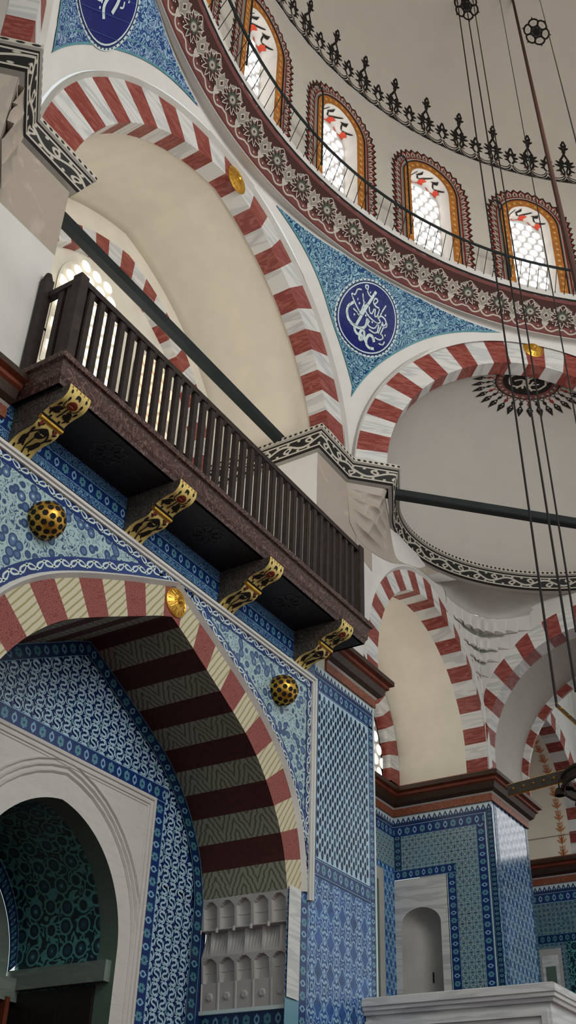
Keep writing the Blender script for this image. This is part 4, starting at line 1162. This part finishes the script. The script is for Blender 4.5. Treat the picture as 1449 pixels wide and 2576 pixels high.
# rust stencil sprig climbing the vault
Q = Par(S3_in[::-1])
def ST(x, y, o):
    p = Q((y) / Q.L[-1]); c = (17.355, 9.0 if p[1] > 8.25 else p[1]); dx, dz = c[0] - p[0], (8.25 - p[1]) if p[1] > 8.25 else 0; l = hypot(dx, dz) or 1
    return FA(p[0] + dx / l * o, p[1] + dz / l * o, .44 + x)
for k in range(12):
    y = .02 + k * .215
    for s_ in (-1, 1):
        mb.polys(leaf(0, y, .12, .030, pi / 2 - s_ * .9) + leaf(0, y + .03, .12, .028, pi / 2 - s_ * .45) + leaf(0, y + .13, .075, .02, pi / 2 - s_ * 1.0), ST, 'stencil', .01)
    mb.polys(leaf(0, y, .13, .030, pi / 2) + stroke([(0, y), (0, y + .215)], .010), ST, 'stencil', .012)
mb.tube([(18.83, 5.9, 8.12), (18.83, 7.4, 8.12)], .006, 'mline')
struct(mb, 'cream vaulted far bay with rust stencilled sprig seen past the pillar', 'wall', 'wall_far')
mb = MB(); vring(mb, FA, S3_in, S3_out, 27, .29, 'rm', 'wm'); struct(mb, 'partly hidden striped arch of the far bay at the right edge', 'arch')
window(Fr((19.05, 4.3, 0), (0, -1, 0), (1, 0, 0)), .75, 7.9, 9.0, 0, 'tall round pane window high on the far right wall, outside the frame')
window(Fr((12.66, 7.38, 0), (1, 0, 0), (0, 1, 0)), 1.42, ZW1, 7.95, 0, 'round pane window half hidden behind the tiled wall end in the bay', mats='panew')
FRr = Fr((0, YR - .02, 0), (1, 0, 0), (0, 1, 0))
window(Fr((6.66, YR - .02, 0), (1, 0, 0), (0, 1, 0)), .60, 10.2, 11.62, 0, 'round pane window on the rear wall above the left end of the balcony rail', mats='panew', frame='cream')
window(Fr((8.02, YR - .02, 0), (1, 0, 0), (0, 1, 0)), .42, 10.0, 11.35, 0, 'orange tinted round pane window glimpsed between the balusters', mats='paneo', frame='cream')

# ================================================================== PARAPET, FLOOR
par = empty('marble_parapet', (10.5, 4.75, 2.4), 'grey marble balcony parapet with moulded top rail at the bottom right', 'parapet')
mb = MB(); mb.box(10.54, 13.4, 3.77, 5.765, 2.4, 3.74, 'wm'); mb.build('panel', par)
mb = MB()
mb.sweep([(13.4, 3.73, 3.72), (10.5, 3.73, 3.72), (10.5, 5.765, 3.72)][::1], [(-.04, 0), (.0, .0), (.01, .03), (.03, .04), (.035, .07), (.05, .08), (.05, .15), (.02, .165), (-.20, .165)], 'wm'); mb.build('top_rail', par)
mb = MB()
for y0, y1, z0, z1 in ((3.80, 5.76, 3.60, 3.66), (3.80, 3.86, 2.5, 3.6), (5.70, 5.76, 2.5, 3.6)): mb.box(10.505, 10.54, y0, y1, z0, z1, 'wm')
mb.build('frame_moulding', par)
mb = MB(); mb.box(-14, 24, -16, 9, -.1, 0, 'floor'); tag(mb.build('floor'), 'dark carpeted floor below the frame', 'floor', kind='structure')

# ================================================================== BALCONY
BX0, BX1, BY, BZ0, BZ1 = 4.42, 9.60, 5.22, 7.47, 7.77
bal = empty('wooden_balcony', (7.0, W, 7.1), 'long dark wooden balcony with slatted railing and gilded corbels on the tiled wall', 'balcony')
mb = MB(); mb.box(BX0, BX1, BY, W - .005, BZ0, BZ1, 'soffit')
for cx in (5.35, 6.85, 8.35):
    for k in range(8):
        a = k * pi / 4
        mb.polys(xf(stroke(cr([(.03, 0), (.10, .04), (.17, .0), (.12, -.05), (.05, -.02)], 4), .012), rot=a, dx=cx, dy=5.48), lambda x, y, o: (x, y, BZ0 - o), 'side', .004)
mb.build('deck', bal)
mb = MB(); mb.sweep([(BX1, W - .005, 7.49), (BX1, BY, 7.49), (BX0, BY, 7.49), (BX0, W - .005, 7.49)], [(-.03, -.02), (.0, -.02), (.01, .02), (.03, .05), (.035, .13), (.05, .17), (.05, .19), (.075, .20), (.08, .235), (.065, .25), (.065, .27), (.0, .285)], ['woodd', 'fascia', 'fascia', 'fascia', 'fascia', 'cornb', 'fascia', 'fascia', 'cornb', 'fascia', 'fascia'])
mb.build('fascia', bal)
RY, RX0, RX1 = 5.30, 4.50, 9.62
mb = MB()
mb.box(RX0, RX1, RY - .035, RY + .035, 8.755, 8.82, 'wood'); mb.box(RX0 - .035, RX0 + .035, RY, W - .01, 8.755, 8.82, 'wood'); mb.box(RX1 - .035, RX1 + .035, RY, W - .01, 8.755, 8.82, 'wood'); mb.build('top_rail', bal)
mb = MB()
mb.box(RX0, RX1, RY - .035, RY + .035, 7.77, 7.86, 'wood'); mb.box(RX0 - .035, RX0 + .035, RY, W - .01, 7.77, 7.86, 'wood'); mb.box(RX1 - .035, RX1 + .035, RY, W - .01, 7.77, 7.86, 'wood'); mb.build('bottom_rail', bal)
def slat(w=.078, d=.05, h=.90):
    mb = MB(); b = .008
    for x0, x1, y0, y1, z0, z1 in ((-w / 2, w / 2, -d / 2 + b, d / 2 - b, 0, h), (-w / 2 + b, w / 2 - b, -d / 2, d / 2, 0, h)): mb.box(x0, x1, y0, y1, z0, z1, 'wood')
    return mb.build('baluster', bal)
proto = slat(); k = 0
spots = [(RX0 + .145 * (i + 1) - .0, RY, 0) for i in range(34)] + [(RX0, RY + .10, pi / 2), (RX0, RY + .20, pi / 2), (RX1, RY + .12, pi / 2), (RX1, RY + .24, pi / 2), (RX1, RY + .35, pi / 2)]
for i, (x, y, rz) in enumerate(spots):
    o = proto if i == 0 else proto.copy()
    if i: COL.objects.link(o); o.parent = bal
    o.matrix_parent_inverse = Matrix.Translation(-bal.location)
    o.location = (x, y, 7.86); o.rotation_euler = (0, 0, rz)
for (x, y, h, w_) in ((RX0, RY, 8.84, .05), (RX1, RY, 8.84, .05), (RX0 - .04, W - .06, 8.98, .045), (RX1, W - .06, 8.98, .045)):
    mb = MB(); mb.box(x - w_, x + w_, y - w_, y + w_, 7.75, h, 'wood')
    if h > 8.9: mb.lathe([(0, .10), (.03, .08), (.045, .03), (.03, 0), (.05, -.02)], (x, y, h), 'wood', 10)
    mb.build('post', bal)
# corbels
cp = cr([(5.14, 7.47), (5.15, 7.40), (5.20, 7.345), (5.29, 7.325), (5.37, 7.30), (5.42, 7.26), (5.45, 7.21), (5.50, 7.175), (5.60, 7.16), (5.69, 7.13), (5.765, 7.06)], 4)
LP = Par(cp)
for n_, cx in enumerate((4.60, 6.10, 7.61, 9.07)):
    hw = .125; mb = MB()
    side = cp + [(5.765, 7.47)]
    for sx in (-1, 1): mb.face([(cx + sx * hw, y, z) for y, z in (side if sx > 0 else side[::-1])], 'side')
    body = mb.build('corbel', bal); body['label'] = 'gilded scroll corbel with dark painted flowers'
    mb = MB()
    for a, b in zip(cp, cp[1:]): mb.face([(cx - hw, *a), (cx + hw, *a), (cx + hw, *b), (cx - hw, *b)], 'goldp', smooth=True)
    mb.tube([(cx - hw - .005, 5.425, 7.245), (cx + hw + .005, 5.425, 7.245)], .022, 'gold')
    mb.tube([(cx - hw - .003, 5.405, 7.262), (cx + hw + .003, 5.405, 7.262)], .012, 'black')
    LT = LP.L[-1]
    def CM(x, y, o, cx=cx):
        p = LP(y / LT); q = LP(min(1, y / LT + .01)); t = atan2(q[1] - p[1], q[0] - p[0]); return (cx + x, p[0] + sin(t) * o, p[1] - cos(t) * o)
    rd, bk = [], []
    rd += disc(0, .16, .048, .045) ; bk += leaf(-.0, .05, .05, .03, pi / 2 + .5) + leaf(0, .05, .05, .03, pi / 2 - .5)
    for s_ in (-1, 1):
        bk += leaf(s_ * .07, .10, .05, .022, pi / 2) + leaf(s_ * .03, .22, .10, .05, pi / 2 - s_ * .8) + leaf(s_ * .02, .27, .10, .05, pi / 2 - s_ * 1.2) + stroke([(s_ * .105, .02), (s_ * .11, .30)], .008) + leaf(s_ * .09, .18, .06, .024, pi / 2)
        bk += stroke(cr([(0, .46), (s_ * .05, .50), (s_ * .08, .58), (s_ * .05, .66), (s_ * .02, .72)], 4), .016) + leaf(s_ * .07, .60, .12, .05, pi / 2) + leaf(s_ * .07, .48, .05, .02, -pi / 2 + s_)
        rd += disc(s_ * .08, .445, .018, n=8)
    for s_ in (-1, 1):
        bk += leaf(s_ * .045, .335, .05, .022, pi / 2 - s_ * .3) + leaf(s_ * .09, .30, .05, .02, pi / 2 + s_ * .4) + leaf(s_ * .10, .50, .08, .024, pi / 2 + s_ * .2) + leaf(s_ * .035, .68, .07, .026, pi / 2 - s_ * .5) + leaf(s_ * .09, .74, .05, .02, pi / 2 + s_ * .3)
        bk += stroke(cr([(s_ * .02, .21), (s_ * .06, .20), (s_ * .075, .15)], 3), .010) + disc(s_ * .085, .055, .012, .02, n=7) + leaf(s_ * .05, .43, .045, .018, pi / 2 - s_ * .6)
    rd += stroke([(-.03, .145), (.03, .145)], .006)
    bk += stroke([(0, .20), (0, .33)], .014) + stroke([(-.02, .52), (.0, .70), (.02, .80)], .014)
    mb.polys(disc(0, .53, .045, .065), CM, 'black', .003); mb.polys(bk, CM, 'black', .003); mb.polys(rd, CM, 'redd', .004)
    for t in range(5): mb.polys(leaf(-.09 + t * .045, .03, .03, .008, -pi / 2 - .2 + .1 * t) , CM, 'redd', .004)
    g_ = mb.build('gilded_face', body)
    g_['label'] = 'gold front with red blossom and black leaves'

# ================================================================== GOLD ORNAMENTS
for cx, cz, lab in ((5.0, 6.61, 'larger pierced gilded ball boss on the left floral spandrel'), (8.67, 6.61, 'smaller looking pierced gilded ball boss on the right floral spandrel')):
    mb = MB(); c = Vector((cx, W - .06, cz)); R = .165
    mb.grid(lambda i, j: c + Vector((R * sin(pi * j) * cos(2 * pi * i), R * sin(pi * j) * sin(2 * pi * i), R * cos(pi * j))), 28, 16, 'gold')
    for k in range(72):
        z = 1 - 2 * (k + .5) / 72; rr = sqrt(1 - z * z); a = k * 2.39996; n_ = Vector((rr * cos(a), -abs(z) if False else z, rr * sin(a)))
        if n_.y > .5: continue
        t = n_.cross(Vector((0, 0, 1))).normalized(); b = n_.cross(t)
        mb.face([c + (n_ * R * 1.0 + (t * cos(q * pi / 3) + b * sin(q * pi / 3)) * .028).normalized() * (R + .003) for q in range(6)], 'black')
    tag(mb.build('gilded_boss', loc=(cx, W, cz)), lab, 'boss', 'gilded ball bosses on the tiled spandrels')
for F, s, z, r, lab in ((FA, 6.83, 6.77, .150, 'gilded rosette on the pink keystone of the great recess arch'), (FA, 7.16, 13.50, .20, 'gilded rosette on the red keystone of the large upper arch'), (FD, 3.08, 13.60, .17, 'gilded rosette on the keystone of the diagonal arch above the half dome')):
    mb = MB(); c = F(s, z); ax = (F.S, Vector((0, 0, 1)), -F.N)
    mb.lathe([(r, 0), (r, .012), (r * .93, .02), (r * .86, .012), (r * .5, .045), (r * .22, .05), (r * .18, .07), (r * .1, .085), (0, .09)], c, 'gold', 32, axis=ax)
    for k in range(16):
        a = 2 * pi * k / 16; mb.tube([c + (ax[0] * cos(a) + ax[1] * sin(a)) * r * .28 + ax[2] * .052, c + (ax[0] * cos(a) + ax[1] * sin(a)) * r * .84 + ax[2] * .018], .006, 'gold', 5)
    tag(mb.build('gilded_rosette'), lab, 'rosette', 'gilded keystone rosettes')
# tie beams
def beam(p, q, w_, lab):
    p, q = Vector(p), Vector(q); d = (q - p).normalized(); n_ = d.cross(Vector((0, 0, 1))); mb = MB(); h = Vector((0, 0, w_ / 2)); k = n_ * w_ / 2; b = .25
    sec = [k * (1 - b) + h, k + h * (1 - b), k - h * (1 - b), k * (1 - b) - h, -k * (1 - b) - h, -k - h * (1 - b), -k + h * (1 - b), -k * (1 - b) + h]
    for i in range(8): mb.face([p + sec[i], q + sec[i], q + sec[(i + 1) % 8], p + sec[(i + 1) % 8]], 'iron')
    mb.face([p + s for s in sec], 'iron'); mb.face([q + s for s in sec], 'iron')
    tag(mb.build('tie_beam'), lab, 'tie beam', 'tie beams across the arches')
beam((4.50, 6.30, 10.70), (9.42, 6.30, 10.70), .13, 'dark green painted tie beam crossing the large arch above the balcony')
beam(FD(.55, 10.52, .3), FD(5.70, 10.52, .3), .13, 'dark green painted tie beam crossing the half dome at right')

# ================================================================== CALLIGRAPHY ROUNDELS
def roundel_map(az, zc):
    def f(x, y, o):
        z = zc + y * .94; r = re_(z) - o; t = az - x / 7.9
        return Vector((DCX + r * cos(t), DCY + r * sin(t), z))
    return f
MAIN = [([(.44, -.55), (.34, -.42), (.22, -.42), (.16, -.55), (.18, -.70), (.30, -.80), (.48, -.76)], .055), ([(.16, -.66), (.08, -.58), (.02, -.40), (-.06, -.38), (-.10, -.52), (-.06, -.70), (.02, -.64), (-.04, -.54), (-.20, -.56), (-.32, -.46), (-.34, -.32)], .050),
        ([(.0, .82), (-.12, .40), (-.22, .0), (-.30, -.34)], .055), ([(-.62, .22), (-.74, .06), (-.74, -.10), (-.64, -.26), (-.46, -.36), (-.24, -.38), (-.06, -.32), (.02, -.20), (.0, .02)], .050)]
THIN = [[(-.34, .74), (-.42, .82), (-.32, .86), (-.28, .70), (-.12, .62), (.0, .74), (-.04, .82)], [(-.42, .58), (-.30, .38), (-.12, .16), (.10, .06), (.36, .02), (.46, .10), (.34, .18), (.44, .26), (.60, .22), (.66, .10), (.54, .02)],
        [(.08, .46), (.16, .60), (.06, .64), (.02, .52), (.14, .44), (.28, .44)], [(.48, .60), (.42, .40), (.38, .18)], [(.30, .42), (.30, .22), (.22, .18), (.16, .38)], [(.12, .36), (.10, .20), (.0, .22), (-.06, .34)],
        [(-.50, .66), (-.64, .60), (-.66, .44), (-.78, .40), (-.56, .22), (-.34, .08), (-.20, .02)], [(-.56, .06), (-.40, .02), (-.30, .0), (-.26, .40)], [(-.18, .38), (-.26, .04)],
        [(.10, -.02), (.08, -.14), (.20, -.18), (.34, -.14), (.40, .02)], [(.16, -.26), (.36, -.28), (.46, -.22)], [(.44, .0), (.46, -.22)], [(.54, .08), (.50, -.24)], [(.62, .02), (.58, -.24)], [(.42, -.40), (.60, -.40), (.70, -.30), (.62, -.22)], [(.60, -.52), (.74, -.50), (.78, -.38)],
        [(.52, .12), (.64, .0), (.72, .08), (.66, .16)]]
DOTS = [(-.46, -.08), (-.08, .06), (-.0, .10), (.04, -.02), (.20, -.02), (.46, -.08), (.74, -.20), (.56, .34), (-.42, .28), (-.52, .36), (-.18, .72)]
M1 = [([(-.35, .5), (-.22, .30), (-.02, .02), (.02, .26), (-.08, .50)], .06), ([(.36, -.36), (.16, -.22), (.08, .02), (.10, .26), (.22, .34), (.34, .20), (.42, -.06)], .055), ([(-.42, .20), (-.30, -.02), (-.18, -.10)], .02), ([(-.02, .5), (.16, .44), (.30, .62)], .05)]
T1 = [[(.02, -.08), (.0, -.24), (-.10, -.34)], [(-.1, -.1), (.06, -.24)], [(-.52, .34), (-.40, .12), (-.20, -.06)], [(.44, .40), (.52, .30), (.46, .22)]]
def roundel(az, zc, main, thin, dots, lab, rings, S=.50, off0=0.):
    f0 = roundel_map(az, zc); mb = MB(); f = lambda x, y, o: f0(x * S, y * S, o)
    mb.polys(dgrid(1.15), f, 'glazew', .016); mb.polys(dgrid(1.09), f, 'dblue', .020); mb.polys(dgrid(1.04), f, 'glazew', .024)
    mb.polys(dgrid(1.0), f, 'cobalt', .028)
    for k in range(48):
        a = 2 * pi * k / 48; mb.polys(disc(1.11 * cos(a), 1.11 * sin(a), .022, n=6), f, 'dblue', .026)
    for k in range(-2, 3):
        h = sqrt(1 - (k * .36) ** 2) * .98
        if rings: mb.polys(stroke([(-h * .7 + k * .3, -h * .7 - k * .3 * 1), (h * .7 + k * .3, h * .7 - k * .3)], .010), f, 'net2', .031)
        else: mb.polys(stroke([(k * .36, -h), (k * .36, h)], .008) + stroke([(-h, k * .36), (h, k * .36)], .008), f, 'dblue', .031)
    for l, w_ in main: mb.polys(stroke(cr(l, 6), w_ * 1.7, taper=False), f, 'glazew', .036)
    for l in thin: mb.polys(stroke(cr(l, 5), .042), f, 'glazew', .034)
    for x, y in dots: mb.polys([[(x - .035, y), (x, y + .04), (x + .035, y), (x, y - .04)]], f, 'glazew', .034)
    return tag(mb.build('calligraphy_roundel'), lab, 'tile roundel')
roundel(67.4 * D2R, 13.10, MAIN, THIN, DOTS, 'cobalt roundel with white Arabic calligraphy on the turquoise pendentive', False)
roundel(111.2 * D2R, 13.08, M1, T1, [(.10, -.34), (.52, .52)], 'cobalt roundel with white script cut off by the top left edge', True)

# ================================================================== GALLERY RAIL
gr = empty('gallery_rail', (DCX, DCY, 14.3), 'thin black iron rail circling the dome in front of the windows', 'railing')
mb = MB(); RG = 6.94
mb.tube([(DCX + RG * cos(a * D2R), DCY + RG * sin(a * D2R), 14.72) for a in range(20, 140, 2)], .022, 'iron', 8); mb.build('hoop', gr)
mb = MB(); mb.tube([(7.12, 0, 14.33), (RG, 0, 14.72)], .006, 'iron', 5); pp = mb.build('rail_post', gr)
for k in range(60):
    a = (33 + 1.25 * k) * D2R; o = pp if k == 0 else pp.copy()
    if k: COL.objects.link(o); o.parent = gr
    o.matrix_parent_inverse = Matrix.Translation(-gr.location); o.location = (DCX, DCY, 0); o.rotation_euler = (0, 0, a)
for w_ in WA:
    mb = MB(); P = lambda da, z: (DCX + 7.0 * cos((w_ + da) * D2R), DCY + 7.0 * sin((w_ + da) * D2R), z)
    mb.tube([P(4.5, 14.33), P(4.5, 15.9), P(4.55, 16.04), P(4.9, 16.12), P(5.5, 16.12), P(6.1, 16.03), P(6.35, 15.93)], .015, 'iron', 7); mb.build('hook_rod', gr)

# ================================================================== CHANDELIER AND CABLES
ch = empty('iron_chandelier', (6.82, 2.02, 4.2), 'iron mosque chandelier with straight arm and glass lamps at the right edge', 'chandelier')
mb = MB(); C = Vector((6.88, 1.86, 4.33)); r = .34
for dz, rr in ((.02, .014), (-.05, .014)): mb.tube([C + Vector((r * cos(k * pi / 12), r * sin(k * pi / 12), dz)) for k in range(24)], rr, 'iron2', 7, True)
mb.lathe([(r, -.05), (r, .02)], C, 'iron2', 30); mb.build('hub_ring', ch)
def flatbar(name, p, q, h, t):
    p, q = Vector(p), Vector(q); mb = MB(); d = (q - p).normalized(); n_ = d.cross(Vector((0, 0, 1))).normalized() * t / 2; z = Vector((0, 0, h / 2))
    c = [p - z - n_, p - z + n_, p + z + n_, p + z - n_, q - z - n_, q - z + n_, q + z + n_, q + z - n_]
    for f in ((0, 1, 2, 3), (4, 5, 6, 7), (0, 1, 5, 4), (1, 2, 6, 5), (2, 3, 7, 6), (3, 0, 4, 7)): mb.face([c[i] for i in f], 'iron2')
    for s_ in (1, -1):
        mb.tube([p + z * s_, q + z * s_], .006, 'gold', 5)
    L = (q - p).length
    for k in range(int(L / .07)): mb.lathe([(0, -.012), (.012, 0), (0, .012)], p + d * (.04 + k * .07) - n_ * 1.05, 'gold', 6); mb.lathe([(0, -.012), (.012, 0), (0, .012)], p + d * (.04 + k * .07) + n_ * 1.05, 'gold', 6)
    return mb.build(name, ch)
flatbar('arm', (6.66, 2.53, 4.29), (6.76, 2.14, 4.365), .075, .02)
flatbar('arm', (6.78, 2.05, 4.37), (6.98, 1.2, 4.50), .075, .02)
flatbar('stay', (6.595, 2.102, 4.80), (6.80, 1.80, 4.42), .03, .02)
for x, y, z in ((6.79, 2.215, 4.25), (6.80, 2.15, 4.29), (6.87, 2.11, 4.19)):
    mb = MB(); mb.lathe([(0, .05), (.02, .045), (.033, .015), (.036, 0), (.033, -.006)], (x, y, z), 'iron2', 14); mb.tube([(x, y, z + .04), (x, y, z + .12)], .005, 'iron2', 5); lamp = mb.build('lamp_cap', ch)
    mb = MB(); mb.lathe([(.026, 0), (.034, -.03), (.030, -.08), (.018, -.12), (.008, -.135), (0, -.15)], (x, y, z), 'glass', 14)
    g_ = mb.build('lamp_glass'); g_.parent = lamp; g_.matrix_parent_inverse = Matrix.Translation(-ch.location)
cabs = [((10.06, 3.423, 20.25), (6.597, 2.10, 4.79), .010, 'leftmost thin black cable hanging from the dome to the chandelier stay'),
        ((10.17, 3.306, 20.31), (6.60, 1.956, 4.87), .010, 'middle twisted black cable of the group hanging past the half dome'),
        ((10.27, 3.20, 20.36), (6.444, 1.853, 5.23), .008, 'third thin cable of the group hanging past the half dome'),
        ((10.613, 2.81, 20.53), (5.45, 1.38, 6.76), .005, 'hair thin cable between the two dome rosettes'),
        ((11.08, 2.21, 20.69), (4.53, .85, 7.69), .005, 'hair thin cable right of the second dome rosette')]
for p, q, r_, lab in cabs:
    p, q = Vector(p), Vector(q)
    if q.z > 5.5: q = p + (q - p) * ((p.z - 4.5) / (p.z - q.z))
    mb = MB(); mb.tube([Vector(p).lerp(Vector(q), k / 10) for k in range(11)], r_, 'black', 6); tag(mb.build('hanging_cable'), lab, 'cable', 'cables hanging from the dome')
mb = MB(); p, q = Vector((10.77, 2.62, 20.59)), Vector((4.05, .855, 4.5)); rp = []
for k in range(25):
    t = k / 24; v = p.lerp(q, t); v.z -= .12 * sin(pi * t); rp.append(v)
mb.tube(rp, .022, 'rope', 8); tag(mb.build('brown_rope'), 'thick brown rope hanging across the rightmost dome window', 'rope')

# ================================================================== WORLD, LIGHT, CAMERA
w = bpy.data.worlds.new('world'); SC.world = w; w.use_nodes = True
w.node_tree.nodes['Background'].inputs[0].default_value = lin((222, 229, 230)); w.node_tree.nodes['Background'].inputs[1].default_value = 1.0
def area(loc, tgt, size, power, col=(1, 1, 1), shape='DISK'):
    l = bpy.data.lights.new('area', 'AREA'); l.energy = power; l.shape = shape; l.size = size; l.color = col
    o = bpy.data.objects.new('area_light', l); COL.objects.link(o); o.location = loc
    o.rotation_euler = (Vector(tgt) - Vector(loc)).to_track_quat('-Z', 'Y').to_euler(); return o
area((4.5, -3.5, 11.0), (9, 5.5, 8.0), 5, 480, (1, .98, .95))
area((8, -2, 9.5), (8, -1, 20), 5, 330, (1, .98, .95))
area((7.0, 6.75, 8.0), (7.0, 6.9, 13), 1.2, 46, (1, .96, .90))  # unseen fill behind the balcony, added to brighten the tribune vault
area((12.4, 6.7, 7.95), (12.6, 6.6, 12), .7, 8, (1, .96, .88))
cam = bpy.data.cameras.new('camera'); co = bpy.data.objects.new('camera', cam); COL.objects.link(co)
cam.sensor_fit = 'VERTICAL'; cam.sensor_height = 24; cam.lens = 24 * 2671.9 / 2576; cam.clip_end = 200; cam.clip_start = .05
pitch, roll, yaw = 0.6121594910545879, 0.03786050653638591, -0.5840344489940017
fw = Vector((cos(pitch) * cos(yaw), -cos(pitch) * sin(yaw), sin(pitch))); r = fw.cross(Vector((0, 0, 1))).normalized(); u = r.cross(fw)
r2 = r * cos(roll) + u * sin(roll); u2 = u * cos(roll) - r * sin(roll)
co.matrix_world = Matrix(((r2.x, u2.x, -fw.x, 0), (r2.y, u2.y, -fw.y, 0), (r2.z, u2.z, -fw.z, 1.65), (0, 0, 0, 1)))
SC.camera = co
SC.view_settings.view_transform = 'Standard'; SC.view_settings.look = 'None'; SC.view_settings.exposure = 0; SC.view_settings.gamma = 1
